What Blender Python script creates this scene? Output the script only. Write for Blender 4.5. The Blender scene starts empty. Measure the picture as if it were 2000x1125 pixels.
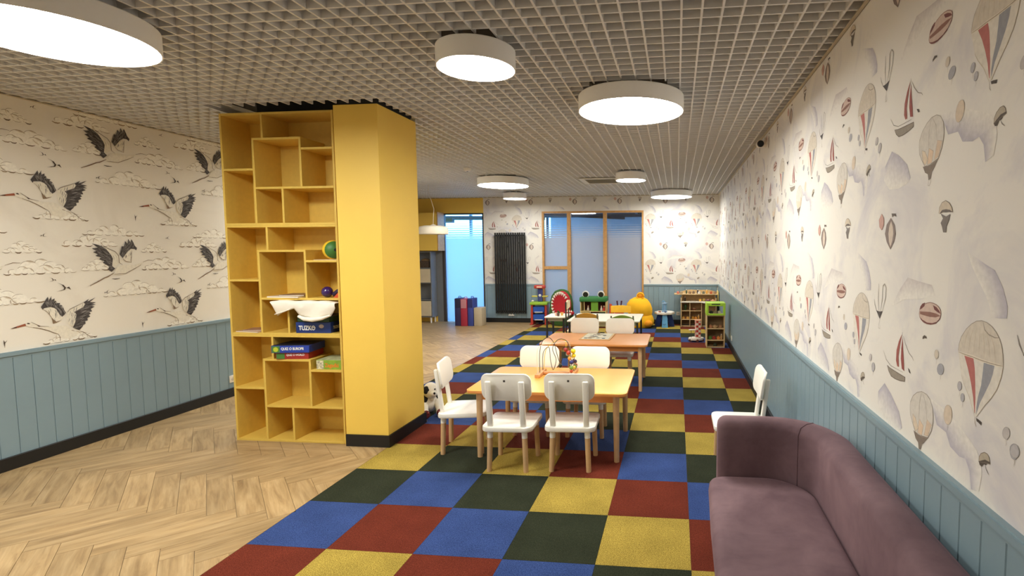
import bpy, bmesh, math, random
from mathutils import Vector, Matrix

PI = math.pi
random.seed(7)
SC = bpy.context.scene
COL = SC.collection

# ------------------------------------------------------------------ camera
cam_d = bpy.data.cameras.new('camera')
cam_d.sensor_fit = 'HORIZONTAL'
cam_d.sensor_width = 36.0
cam_d.lens = 36.0 * 998.7507 / 2000.0
cam_d.shift_x = -220.15 / 2000.0
cam_d.shift_y = -6.67 / 2000.0
cam_d.clip_start = 0.05
cam_d.clip_end = 200
cam = bpy.data.objects.new('camera', cam_d)
COL.objects.link(cam)
_y, _p, _r = 0.1014, -0.0683, -0.0038
_f = Vector((-math.sin(_y) * math.cos(_p), math.cos(_y) * math.cos(_p), math.sin(_p)))
_rt = Vector((math.cos(_y), math.sin(_y), 0))
_up = _rt.cross(_f)
_rt2 = _rt * math.cos(_r) + _up * math.sin(_r)
_up2 = _up * math.cos(_r) - _rt * math.sin(_r)
_m = Matrix((_rt2, _up2, -_f)).transposed().to_4x4()
_m.translation = Vector((2.4204, -2.5372, 1.6422))
cam.matrix_world = _m
SC.camera = cam

# ------------------------------------------------------------------ world, exposure
world = bpy.data.worlds.new('world')
SC.world = world
world.use_nodes = True
_bg = world.node_tree.nodes['Background']
_bg.inputs[0].default_value = (0.18, 0.52, 1.0, 1)      # bluish daylight beyond the glazed hall
_bg.inputs[1].default_value = 2.0
SC.view_settings.view_transform = 'Standard'
SC.view_settings.look = 'None'
SC.view_settings.gamma = 1.0
SC.view_settings.use_curve_mapping = False
SC.view_settings.exposure = 2.26
SC.cycles.max_bounces = 16
SC.cycles.diffuse_bounces = 10
LAMP = 9.5                                             # radiance of the ceiling lamps' diffusers
LAMP_RGB = (1.0, 0.985, 0.915)

# ------------------------------------------------------------------ helpers
def lin(c):
    out = []
    for v in c[:3]:
        v = v / 255.0
        out.append(v / 12.92 if v <= 0.04045 else ((v + 0.055) / 1.055) ** 2.4)
    return (*out, 1.0)

class NT:
    def __init__(s, name):
        s.m = bpy.data.materials.new(name)
        s.m.use_nodes = True
        s.t = s.m.node_tree
        s.t.nodes.clear()
        s.out = s.t.nodes.new('ShaderNodeOutputMaterial')
    def n(s, typ, ins=None, **kw):
        nd = s.t.nodes.new('ShaderNode' + typ)
        for k, v in kw.items():
            setattr(nd, k, v)
        for k, v in (ins or {}).items():
            if isinstance(v, bpy.types.NodeSocket):
                s.t.links.new(v, nd.inputs[k])
            else:
                nd.inputs[k].default_value = v
        return nd
    def math(s, op, a, b=0.0, clamp=False):
        return s.n('Math', {0: a, 1: b}, operation=op, use_clamp=clamp).outputs[0]
    def mix(s, fac, a, b, blend='MIX'):
        nd = s.n('Mix', data_type='RGBA', blend_type=blend)
        for k, v in ((0, fac), (6, a), (7, b)):
            if isinstance(v, bpy.types.NodeSocket):
                s.t.links.new(v, nd.inputs[k])
            else:
                nd.inputs[k].default_value = v
        return nd.outputs[2]
    def link(s, a, b):
        s.t.links.new(a, b)
    def done(s, shader):
        s.t.links.new(shader.outputs[0], s.out.inputs[0])
        return s.m

MATS = {}
def mat(name, rgb, rough=0.5, metal=0.0, nz=(6.0, 0.05), bump=None, sheen=0.0, coat=0.0, spec=0.5, sheen_rgb=None):
    """plain procedural material: sRGB colour with a little noise in value, optional fine relief"""
    if name in MATS:
        return MATS[name]
    t = NT(name)
    tc = t.n('TexCoord')
    no = t.n('TexNoise', {'Vector': tc.outputs['Object'], 'Scale': nz[0], 'Detail': 3.0})
    fac = t.n('MapRange', {0: no.outputs[0], 1: 0.3, 2: 0.7, 3: 1 - nz[1], 4: 1 + nz[1]}).outputs[0]
    c = t.mix(1.0, lin(rgb), fac, 'MULTIPLY')
    p = t.n('BsdfPrincipled', {'Base Color': c, 'Roughness': rough, 'Metallic': metal,
                               'Sheen Weight': sheen, 'Coat Weight': coat, 'Specular IOR Level': spec})
    if sheen:
        p.inputs['Sheen Roughness'].default_value = 0.45
        p.inputs['Sheen Tint'].default_value = lin(sheen_rgb or rgb)
    if bump:
        n2 = t.n('TexNoise', {'Vector': tc.outputs['Object'], 'Scale': bump[0], 'Detail': 2.0})
        b = t.n('Bump', {'Height': n2.outputs[0], 'Strength': bump[1], 'Distance': 0.004})
        t.link(b.outputs[0], p.inputs['Normal'])
    MATS[name] = t.done(p)
    return MATS[name]

class G:
    """collects geometry for one mesh"""
    def __init__(s):
        s.v, s.f = [], []
    def add(s, vs, fs):
        o = len(s.v)
        s.v += [tuple(p) for p in vs]
        s.f += [[i + o for i in f] for f in fs]
        return s
    def box(s, x0, x1, y0, y1, z0, z1):
        return s.add([(x0, y0, z0), (x1, y0, z0), (x1, y1, z0), (x0, y1, z0), (x0, y0, z1), (x1, y0, z1), (x1, y1, z1), (x0, y1, z1)],
                     [(0, 3, 2, 1), (4, 5, 6, 7), (0, 1, 5, 4), (1, 2, 6, 5), (2, 3, 7, 6), (3, 0, 4, 7)])
    def rbox(s, x0, x1, y0, y1, z0, z1, r=0.005, seg=2):
        bm = bmesh.new()
        bmesh.ops.create_cube(bm, size=1.0)
        for v in bm.verts:
            v.co = Vector(((x0 + x1) / 2 + v.co.x * (x1 - x0), (y0 + y1) / 2 + v.co.y * (y1 - y0), (z0 + z1) / 2 + v.co.z * (z1 - z0)))
        bmesh.ops.bevel(bm, geom=bm.edges[:], offset=r, segments=seg, affect='EDGES', profile=0.5)
        bm.verts.index_update()
        s.add([v.co[:] for v in bm.verts], [[v.index for v in f.verts] for f in bm.faces])
        bm.free()
        return s
    def prism(s, poly, z0, z1, ax='z'):
        n = len(poly)
        P = {'z': lambda a, b, c: (a, b, c), 'y': lambda a, b, c: (a, c, b), 'x': lambda a, b, c: (c, a, b)}[ax]
        vs = [P(a, b, z0) for a, b in poly] + [P(a, b, z1) for a, b in poly]
        fs = [list(range(n))[::-1], [n + i for i in range(n)]] + [[i, (i + 1) % n, n + (i + 1) % n, n + i] for i in range(n)]
        if ax == 'y':
            fs = [f[::-1] for f in fs]
        return s.add(vs, fs)
    def loft(s, rings, cap=True, closed=True):
        n = len(rings[0]); vs = [p for r in rings for p in r]; fs = []
        for k in range(len(rings) - 1):
            for i in range(n if closed else n - 1):
                j = (i + 1) % n
                fs.append([k * n + i, k * n + j, (k + 1) * n + j, (k + 1) * n + i])
        if cap:
            fs.append(list(range(n))[::-1]); fs.append([(len(rings) - 1) * n + i for i in range(n)])
        return s.add(vs, fs)
    def cyl(s, p0, p1, r0, r1=None, n=16):
        r1 = r0 if r1 is None else r1
        return s.tube([p0, p1], [r0, r1], n)
    def tube(s, path, r, n=8, cap=True):
        path = [Vector(p) for p in path]
        if not isinstance(r, (list, tuple)):
            r = [r] * len(path)
        rings = []
        t0 = (path[1] - path[0]).normalized()
        a = Vector((0, 0, 1)) if abs(t0.z) < 0.9 else Vector((1, 0, 0))
        u = t0.cross(a).normalized()
        for i, p in enumerate(path):
            t = (path[min(i + 1, len(path) - 1)] - path[max(i - 1, 0)]).normalized()
            u = (u - t * u.dot(t)).normalized()
            w = t.cross(u)
            rings.append([p + (u * math.cos(2 * PI * k / n) + w * math.sin(2 * PI * k / n)) * r[i] for k in range(n)])
        return s.loft(rings, cap)
    def lathe(s, prof, c=(0, 0, 0), n=24, sx=1.0, sy=1.0, cap=True):
        rings = [[(c[0] + sx * r * math.cos(2 * PI * k / n), c[1] + sy * r * math.sin(2 * PI * k / n), c[2] + z) for k in range(n)] for r, z in prof]
        return s.loft(rings, cap)
    def ball(s, c, r, n=16, m=10):
        rx, ry, rz = (r, r, r) if not isinstance(r, (tuple, list)) else r
        prof = [(math.sin(PI * k / m), -math.cos(PI * k / m)) for k in range(m + 1)]
        prof[0] = (0.02, -1); prof[-1] = (0.02, 1)
        rings = [[(c[0] + rx * a * math.cos(2 * PI * k / n), c[1] + ry * a * math.sin(2 * PI * k / n), c[2] + rz * b) for k in range(n)] for a, b in prof]
        return s.loft(rings, True)
    def rplate(s, x0, x1, y0, y1, z0, z1, r=0.04, e=0.006, n=5):
        def ring(i, z):
            pts = []
            rr = max(r - i, 0.001)
            for cx, cy, a0 in ((x1 - r, y1 - r, 0), (x0 + r, y1 - r, 90), (x0 + r, y0 + r, 180), (x1 - r, y0 + r, 270)):
                for k in range(n + 1):
                    a = math.radians(a0 + 90 * k / n)
                    pts.append((cx + rr * math.cos(a), cy + rr * math.sin(a), z))
            return pts
        return s.loft([ring(e, z0), ring(e * .3, z0 + e * .3), ring(0, z0 + e), ring(0, z1 - e), ring(e * .3, z1 - e * .3), ring(e, z1)])
    def map(s, fn, start=0):
        for i in range(start, len(s.v)):
            s.v[i] = tuple(fn(*s.v[i]))
        return s
    def rot(s, deg, ax='x', piv=(0, 0, 0), start=0):
        M = Matrix.Rotation(math.radians(deg), 3, ax.upper()); P = Vector(piv)
        return s.map(lambda x, y, z: M @ (Vector((x, y, z)) - P) + P, start)
    def mesh(s, name, m=None, sharp=38):
        me = bpy.data.meshes.new(name)
        me.from_pydata(s.v, [], s.f)
        me.polygons.foreach_set('use_smooth', [True] * len(me.polygons))
        me.set_sharp_from_angle(angle=math.radians(sharp))
        if m:
            me.materials.append(m)
        me.update()
        return me
    def build(s, name, m, parent=None, loc=None, rz=0.0, sharp=38):
        return link(name, s.mesh(name, m, sharp), parent, loc, rz)

def link(name, me, parent=None, loc=None, rz=0.0):
    o = bpy.data.objects.new(name, me)
    COL.objects.link(o)
    if parent is not None:
        o.parent = parent
    if loc is not None:
        o.location = loc
    o.rotation_euler.z = rz
    return o

def tag(o, label, cat, group=None):
    o['label'] = label; o['category'] = cat
    if group:
        o['group'] = group
    return o

def thing(name, label, cat, loc=(0, 0, 0), rz=0.0, group=None):
    o = bpy.data.objects.new(name, None)
    o.empty_display_size = 0.1
    COL.objects.link(o)
    o.location = loc; o.rotation_euler.z = rz
    return tag(o, label, cat, group)

def struct(o):
    o['kind'] = 'structure'
    return o

def sgroup(name):
    o = bpy.data.objects.new(name, None)
    COL.objects.link(o)
    o.empty_display_size = 0.1
    return struct(o)

def copy_tree(o, parent=None):
    c = o.copy(); COL.objects.link(c); c.parent = parent
    for ch in list(o.children):
        copy_tree(ch, c)
    return c

def text(s, size, m, parent, loc, rot, name='lettering', bold=0.0, ax=1.0):
    cu = bpy.data.curves.new('t', 'FONT')
    cu.body = s; cu.size = size; cu.extrude = 0.0004; cu.offset = bold; cu.align_x = 'LEFT'; cu.align_y = 'CENTER'
    tmp = bpy.data.objects.new('t', cu)
    me = bpy.data.meshes.new_from_object(tmp)
    bpy.data.objects.remove(tmp); bpy.data.curves.remove(cu)
    me.materials.clear(); me.materials.append(m)
    o = link(name, me, parent, loc)
    o.rotation_euler = rot; o.scale.x = ax
    return o

# ------------------------------------------------------------------ surface materials
def m_wood_floor():
    t = NT('oak_plank')
    tc = t.n('TexCoord'); oi = t.n('ObjectInfo')
    off = t.n('CombineXYZ', {0: t.math('MULTIPLY', oi.outputs['Random'], 37.0), 1: t.math('MULTIPLY', oi.outputs['Random'], 91.0)})
    v = t.n('VectorMath', {0: tc.outputs['Object'], 1: off.outputs[0]}, operation='ADD').outputs[0]
    m1 = t.n('Mapping', {'Vector': v, 'Scale': (1.6, 16.0, 1.0)})
    n1 = t.n('TexNoise', {'Vector': m1.outputs[0], 'Scale': 1.6, 'Detail': 6.0, 'Roughness': 0.62, 'Distortion': 0.7})
    m2 = t.n('Mapping', {'Vector': v, 'Scale': (3.0, 70.0, 1.0)})
    n2 = t.n('TexNoise', {'Vector': m2.outputs[0], 'Scale': 2.0, 'Detail': 3.0})
    m3 = t.n('Mapping', {'Vector': v, 'Scale': (2.2, 6.0, 1.0)})
    n3 = t.n('TexNoise', {'Vector': m3.outputs[0], 'Scale': 1.3, 'Detail': 2.0})
    r = t.n('ValToRGB', {0: n1.outputs[0]})
    e = r.color_ramp.elements
    e[0].position = 0.28; e[0].color = lin((142, 114, 78))
    e[1].position = 0.66; e[1].color = lin((188, 160, 118))
    x = e.new(0.47); x.color = lin((172, 143, 101))
    c = t.mix(0.2, r.outputs[0], t.n('MapRange', {0: n2.outputs[0], 1: .3, 2: .7, 3: .62, 4: 1.2}).outputs[0], 'MULTIPLY')
    c = t.mix(1.0, c, t.n('MapRange', {0: n3.outputs[0], 1: .3, 2: .7, 3: .86, 4: 1.1}).outputs[0], 'MULTIPLY')
    c = t.mix(1.0, c, t.n('MapRange', {0: oi.outputs['Random'], 1: 0., 2: 1., 3: .88, 4: 1.08}).outputs[0], 'MULTIPLY')
    p = t.n('BsdfPrincipled', {'Base Color': c, 'Roughness': 0.42, 'Specular IOR Level': 0.4})
    b = t.n('Bump', {'Height': n2.outputs[0], 'Strength': 0.12, 'Distance': 0.002})
    t.link(b.outputs[0], p.inputs['Normal'])
    return t.done(p)

def m_carpet(name, a, b):
    t = NT(name)
    tc = t.n('TexCoord'); geo = t.n('NewGeometry')
    n1 = t.n('TexNoise', {'Vector': geo.outputs['Position'], 'Scale': 230.0, 'Detail': 2.0})
    n2 = t.n('TexNoise', {'Vector': geo.outputs['Position'], 'Scale': 5.0, 'Detail': 3.0})
    n3 = t.n('TexNoise', {'Vector': geo.outputs['Position'], 'Scale': 70.0, 'Detail': 2.0})
    f = t.n('MapRange', {0: n1.outputs[0], 1: .36, 2: .64, 3: 0., 4: 1.}).outputs[0]
    c = t.mix(f, lin(a), lin(b))
    c = t.mix(1.0, c, t.n('MapRange', {0: n2.outputs[0], 1: .3, 2: .7, 3: .88, 4: 1.12}).outputs[0], 'MULTIPLY')
    c = t.mix(0.6, c, t.n('MapRange', {0: n3.outputs[0], 1: .3, 2: .7, 3: .8, 4: 1.2}).outputs[0], 'MULTIPLY')
    p = t.n('BsdfPrincipled', {'Base Color': c, 'Roughness': 0.95, 'Specular IOR Level': 0.1})
    bm = t.n('Bump', {'Height': n1.outputs[0], 'Strength': 0.6, 'Distance': 0.004})
    t.link(bm.outputs[0], p.inputs['Normal'])
    return t.done(p)

def m_ink(name, rough=0.75):
    t = NT(name)
    a = t.n('VertexColor', layer_name='Col')
    geo = t.n('NewGeometry')
    n = t.n('TexNoise', {'Vector': geo.outputs['Position'], 'Scale': 60.0, 'Detail': 3.0})
    c = t.mix(0.5, a.outputs[0], t.n('MapRange', {0: n.outputs[0], 1: .3, 2: .7, 3: .86, 4: 1.14}).outputs[0], 'MULTIPLY')
    p = t.n('BsdfPrincipled', {'Base Color': c, 'Roughness': rough, 'Specular IOR Level': 0.25})
    return t.done(p)

def m_paper(name, rgb, tint, amt):
    t = NT(name)
    geo = t.n('NewGeometry')
    n = t.n('TexNoise', {'Vector': geo.outputs['Position'], 'Scale': 1.9, 'Detail': 6.0, 'Roughness': .62, 'Distortion': .8})
    f = t.n('MapRange', {0: n.outputs[0], 1: .5, 2: .72, 3: 0., 4: amt}).outputs[0]
    c = t.mix(f, lin(rgb), lin(tint))
    n2 = t.n('TexNoise', {'Vector': geo.outputs['Position'], 'Scale': 300.0, 'Detail': 2.0})
    p = t.n('BsdfPrincipled', {'Base Color': c, 'Roughness': .7, 'Specular IOR Level': 0.3})
    b = t.n('Bump', {'Height': n2.outputs[0], 'Strength': .08, 'Distance': .001})
    t.link(b.outputs[0], p.inputs['Normal'])
    return t.done(p)

CREAM = (232, 228, 220)
CREAM_L = (238, 233, 221)
M_PAPER_R = m_paper('cloud_wallpaper', CREAM, (200, 197, 204), 0.85)
M_PAPER_L = m_paper('stork_wallpaper', CREAM_L, (224, 217, 204), 0.5)
M_INK = m_ink('wallpaper_ink')
M_YELLOW = mat('yellow_paint', (242, 204, 90), .55, nz=(2, .02), bump=(120, .06))
M_BLUE = mat('grey_blue_paint', (132, 155, 165), .38, nz=(3, .03), bump=(40, .05))
M_BLACK = mat('black_skirting', (18, 17, 16), .55)
M_GRID = mat('grid_ceiling', (226, 225, 223), .6, nz=(2, .02))
M_PLENUM = mat('dark_plenum', (58, 56, 54), .9)
M_WHITEWALL = mat('plain_wall', (206, 200, 188), .8)
M_OAKFRAME = mat('honey_wood', (196, 148, 88), .5, nz=(20, .12))
M_DARKWOOD = mat('dark_frame', (64, 56, 52), .5)

# ------------------------------------------------------------------ the room shell
XR, XL, YB, ZC = 3.33, -2.6, 8.72, 2.82
YF, XK, YK = -4.5, -4.3, 4.6           # wall behind the camera, kitchen corner
ZT = 3.3

floor = struct(G().box(XK - .2, XR + .15, YF - .15, 12.2, -.12, -.006).build('floor', mat('screed', (150, 132, 110), .8)))

# herringbone planks
M_PLANK = m_wood_floor()
W, L = 0.1464, 0.636
O = Vector((-1.347, 0.707))
h = math.sqrt(.5)
def loc2w(a, b):
    return (O.x + h * (a + b), O.y + h * (b - a))
def clip(poly, rect):
    x0, x1, y0, y1 = rect
    for ax, val, sgn in ((0, x0, 1), (0, x1, -1), (1, y0, 1), (1, y1, -1)):
        out = []
        for i in range(len(poly)):
            p, q = poly[i], poly[(i + 1) % len(poly)]
            dp, dq = sgn * (p[ax] - val), sgn * (q[ax] - val)
            if dp >= 0:
                out.append(p)
            if (dp >= 0) != (dq >= 0):
                k = dp / (dp - dq)
                out.append((p[0] + (q[0] - p[0]) * k, p[1] + (q[1] - p[1]) * k))
        poly = out
        if len(poly) < 3:
            return []
    return poly
def area(p):
    return abs(sum(p[i][0] * p[(i + 1) % len(p)][1] - p[(i + 1) % len(p)][0] * p[i][1] for i in range(len(p)))) / 2
regions = [(XL, .018, YF, 2.1), (XL, -.667, 2.1, YK), (XK, -.667, YK, YB)]
g_ = .0011
full = G().box(-L / 2 + g_, L / 2 - g_, -W / 2 + g_, W / 2 - g_, -.006, 0).mesh('plank', M_PLANK)
cand = []
for k in range(-14, 15):
    for i in range(-45, 46):
        for kind in (0, 1):
            ox, oy = i * W + k * L, i * W - k * L
            if kind == 0:
                rect = (ox, ox + L, oy, oy + W)
            else:
                rect = (ox + L, ox + L + W, oy + W - L, oy + W)
            cs = [loc2w(rect[0] + g_, rect[2] + g_), loc2w(rect[1] - g_, rect[2] + g_), loc2w(rect[1] - g_, rect[3] - g_), loc2w(rect[0] + g_, rect[3] - g_)]
            ctr = loc2w((rect[0] + rect[1]) / 2, (rect[2] + rect[3]) / 2)
            for R in regions:
                p = clip(cs, R)
                if len(p) >= 3 and area(p) > 2e-4:
                    cand.append((ctr, -PI / 4 if kind == 0 else PI / 4, p, area(p)))
def plank_score(c):
    x, y = c[0]
    vis = y > -1.0 and not (-1.4 < x < -.35 and y > 1.4 and x < -.35 - (y - 1.4) * .5)
    return (0 if vis else 100) + math.hypot(x - 2.42, y + 2.54)
cand.sort(key=plank_score)
rest = G()
for idx, (ctr, ang, p, ar) in enumerate(cand):
    if idx < 298:
        if ar > L * W * .97:
            link('plank', full, floor, (ctr[0], ctr[1], 0), ang)
        else:
            ca, sa = math.cos(-ang), math.sin(-ang)
            q = [((x - ctr[0]) * ca - (y - ctr[1]) * sa, (x - ctr[0]) * sa + (y - ctr[1]) * ca) for x, y in p]
            G().prism(q, -.006, 0).build('plank', M_PLANK, floor, (ctr[0], ctr[1], 0), ang)
    else:
        rest.prism(p, -.006, 0)
ro = rest.build('plank_field', M_PLANK, floor)
ro['kind'] = 'stuff'

# carpet of coloured tiles
YMAX = YB - .012
carpet = thing('carpet', 'chequered carpet of blue, green, red and yellow tiles under the tables', 'carpet', (0, 0, 0))
CARP = [m_carpet('carpet_yellow', (122, 100, 34), (192, 168, 82)), m_carpet('carpet_red', (82, 30, 20), (118, 54, 38)),
        m_carpet('carpet_blue', (34, 50, 98), (66, 88, 140)), m_carpet('carpet_green', (32, 35, 25), (55, 60, 44))]
PH = {4: 0, 3: 3, 2: 2, 1: 1, 0: 2, 5: 1, 6: 2, -1: 3, -2: 0}
tile_mesh = {}
def ctile(x0, x1, y0, y1, s):
    key = (round(x1 - x0, 3), round(y1 - y0, 3), s)
    if key not in tile_mesh:
        a, b = (x1 - x0) / 2 - .0006, (y1 - y0) / 2 - .0006
        tile_mesh[key] = G().box(-a, a, -b, b, -.006, 0).mesh('carpet_tile', CARP[s])
    link('carpet_tile', tile_mesh[key], carpet, ((x0 + x1) / 2, (y0 + y1) / 2, 0))
for c in range(-2, 7):
    for r in range(-9, 18):
        x0, x1, y0, y1 = c * .5, c * .5 + .5, r * .5, r * .5 + .5
        y0, y1, x1 = max(y0, YF), min(y1, YMAX), min(x1, XR - .012)
        s = (r + PH[c] + (1 if (c == -1 and r >= 14) or (c == -2 and r >= 13) else 0)) % 4
        if c == 0 and y1 <= 2.0:
            x0 = .02
        if c < 0:
            if y1 <= 2.1:
                continue
            y0 = max(y0, 2.1)
            x0 = max(x0, -.665)
            if x1 <= x0 + .01:
                continue
        if c == 0 and y0 == 2.0:
            ctile(.032, x1, y0, 2.1, s); y0 = 2.1
        ctile(x0, x1, y0, y1, s)

# walls
def wall(name, x0, x1, y0, y1, m, z0=-.006, z1=ZT):
    return struct(G().box(x0, x1, y0, y1, z0, z1).build(name, m))
wall_right = wall('wall_right', XR, XR + .15, YF, YB + .15, M_PAPER_R)
wall_left = wall('wall_left', XL - .15, XL, YF, YK, M_PAPER_L)
wall('wall_front', XL - .15, XR + .15, YF - .15, YF, M_WHITEWALL)
wall('wall_kitchen', XK, XL - .15, YK - .15, YK, M_WHITEWALL)
wall('wall_kitchen_side', XK - .15, XK, YK - .15, YB + .15, M_WHITEWALL)
wx0, wx1, wz1 = -.582, 1.696, 2.498
dx0, dx1, dz1 = -2.92, -1.93, 2.48
gb = G()
gb.box(dx1, wx0, YB, YB + .15, -.006, ZT).box(wx1, XR, YB, YB + .15, -.006, ZT).box(wx0, wx1, YB, YB + .15, wz1, ZT).box(wx0, wx1, YB, YB + .15, -.006, .05)
wall_back = struct(gb.build('wall_back', M_PAPER_R))
gy = G().box(XK, dx0, YB, YB + .15, -.006, ZT).box(dx0, dx1 - .001, YB, YB + .15, dz1, ZT)
wall_yellow = struct(gy.build('wall_back_yellow', M_YELLOW))
struct(G().box(-3.062, dx0 - .001, YB - .012, YB - .0005, 0, 1.63).build('trim_7', mat('grey_filler', (112, 114, 116), .6)))
struct(G().box(XK - .15, XR + .15, YF - .15, YB + .15, ZT, ZT + .12).build('ceiling_slab', M_PLENUM))

# open-cell ceiling grid, each strip a part
ceiling = sgroup('ceiling')
PITCH = .1014
t2, zt = .0055, ZC + .045
def strip(n_, a):
    if a not in tile_mesh:
        g = G().box(0, a[1], -t2, t2, 0, .05) if a[0] == 'x' else G().box(-t2, t2, 0, a[1], 0, .05)
        tile_mesh[a] = g.mesh('grid_strip', M_GRID)
    return tile_mesh[a]
LAMPS = [(-.62, -.25, .40), (1.265, .395, .223), (2.07, 1.43, .40), (-.40, 5.66, .41), (-.88, 7.75, .235), (1.725, 5.28, .23), (2.31, 7.85, .41)]
HOLES = [(-1.41, .062, 1.395, 2.062)] + [(x - r * .7, x + r * .7, y - r * .7, y + r * .7) for x, y, r in LAMPS] + [(.80, 1.48, 5.84, 6.56)]
def pieces(lo, hi, c, ax):
    """stretch lo..hi of a strip at offset c, minus the cut-outs for the pillar, the lamps and the vent"""
    cuts = sorted((h_[2], h_[3]) if ax == 'y' else (h_[0], h_[1]) for h_ in HOLES if (h_[0] < c < h_[1] if ax == 'y' else h_[2] < c < h_[3]))
    out = []
    for a, b in cuts:
        if a > lo:
            out.append((lo, a))
        lo = max(lo, b)
    if hi > lo:
        out.append((lo, hi))
    return [(a, b) for a, b in out if b - a > .01]
x = 2.136 - PITCH * 70
while x < XR - .02:
    if x > XK + .02:
        for a, b in pieces(YF if x > XL + .01 else YK, YB, x, 'y'):
            link('grid_strip', strip(0, ('y', round(b - a, 4))), ceiling, (x, a, ZC))
    x += PITCH
y = .082 - PITCH * 44
while y < YB - .02:
    if y > YF + .02:
        for a, b in pieces(XL if y < YK else XK, XR, y, 'x'):
            link('grid_strip', strip(0, ('x', round(b - a, 4))), ceiling, (a, y, ZC + .0005))
    y += PITCH
M_TRIM = mat('ceiling_trim', (196, 184, 160), .6)
struct(G().box(XR - .022, XR - .0005, YF, YB, ZC - .004, ZC).box(XR - .003, XR - .0005, YF, YB, ZC - .004, ZC + .03).build('trim_1', M_TRIM))
struct(G().box(XL + .0005, XL + .022, YF, YK, ZC - .004, ZC).box(XL + .0005, XL + .003, YF, YK, ZC - .004, ZC + .03).build('trim_2', M_TRIM))
struct(G().box(XK, XR - .023, YB - .022, YB - .0005, ZC - .004, ZC).box(XK, XR - .023, YB - .003, YB - .0005, ZC - .004, ZC + .03).build('trim_3', M_TRIM))

# wainscot: boards, cap rail and skirting
BP = .115
def wains(parent, axis, pos, sgn, a0, a1, phase, top):
    """boards along a wall; axis 'y': wall plane x=pos, axis 'x': wall plane y=pos; sgn = into the room"""
    k = math.floor((a0 - phase) / BP)
    meshes = {}
    th = .014
    while True:
        s0, s1 = phase + k * BP, phase + (k + 1) * BP
        k += 1
        if s0 > a1:
            break
        lo, hi = max(s0, a0) + .0012, min(s1, a1) - .0012
        if hi - lo < .006:
            continue
        key = round(hi - lo, 4)
        if key not in meshes:
            w = hi - lo
            bv = .0028
            prof = [(0, 0), (0, th - bv), (bv, th), (w - bv, th), (w, th - bv), (w, 0)]
            if axis == 'y':
                meshes[key] = G().prism([(b * sgn, a) for a, b in prof][::(1 if sgn < 0 else -1)], .0, top).mesh('board', M_BLUE)
            else:
                meshes[key] = G().prism([(a, b * sgn) for a, b in prof][::(-1 if sgn < 0 else 1)], .0, top).mesh('board', M_BLUE)
        link('board', meshes[key], parent, (pos, lo, 0) if axis == 'y' else (lo, pos, 0))
    g = G()
    for d, z0, z1 in ((.016, top - .004, top + .012), (.026, top + .012, top + .036), (.020, top + .036, top + .042)):
        lo, hi = sorted((pos, pos + sgn * d))
        if axis == 'y':
            g.box(lo, hi, a0, a1, z0, z1)
        else:
            g.box(a0, a1, lo, hi, z0, z1)
    g.build('cap_rail', M_BLUE, parent)
wains(wall_right, 'y', XR, -1, -2.3, YB - .02, -.064, .846)
wains(wall_left, 'y', XL, 1, -2.3, YK, .806, .846)
wains(wall_back, 'x', YB, -1, dx1 + .003, wx0 - .003, 1.80, .836)
wains(wall_back, 'x', YB, -1, wx1 + .003, XR - .03, 1.80, .836)
def skirt(name, *b):
    struct(G().rbox(*b, .003, 1).build(name, M_BLACK))
skirt('baseboard_right', XR - .034, XR - .0145, YF, YB - .04, 0, .1)
skirt('baseboard_left', XL + .0145, XL + .034, YF, YK, 0, .1)
skirt('baseboard_back', dx1 + .003, wx0 - .003, YB - .034, YB - .0145, 0, .1)
skirt('baseboard_back_right', wx1 + .003, XR - .036, YB - .034, YB - .0145, 0, .1)

# pillar
px0, px1, py0, py1 = -.345, .03, 1.42, 2.03
pil = struct(G().box(px0, px1, py0, py1, 0, ZC - .005).box(-1.37, px0 + .001, 1.765, py1, 0, ZC - .03).build('wall_pillar', M_YELLOW))
struct(G().box(px0 + .03, px1 - .03, py0 + .03, py1 - .03, ZC - .005, ZT).box(-1.34, px0 + .03, 1.80, py1 - .03, ZC - .03, ZT).build('wall_pillar_core', M_PLENUM))
struct(G().box(px0 + .002, px1 + .014, py0 - .014, py0, 0, .1).box(px1, px1 + .014, py0, py1 + .014, 0, .1).box(-1.37, px1, py1, py1 + .014, 0, .1).build('baseboard_pillar', M_BLACK))

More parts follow.
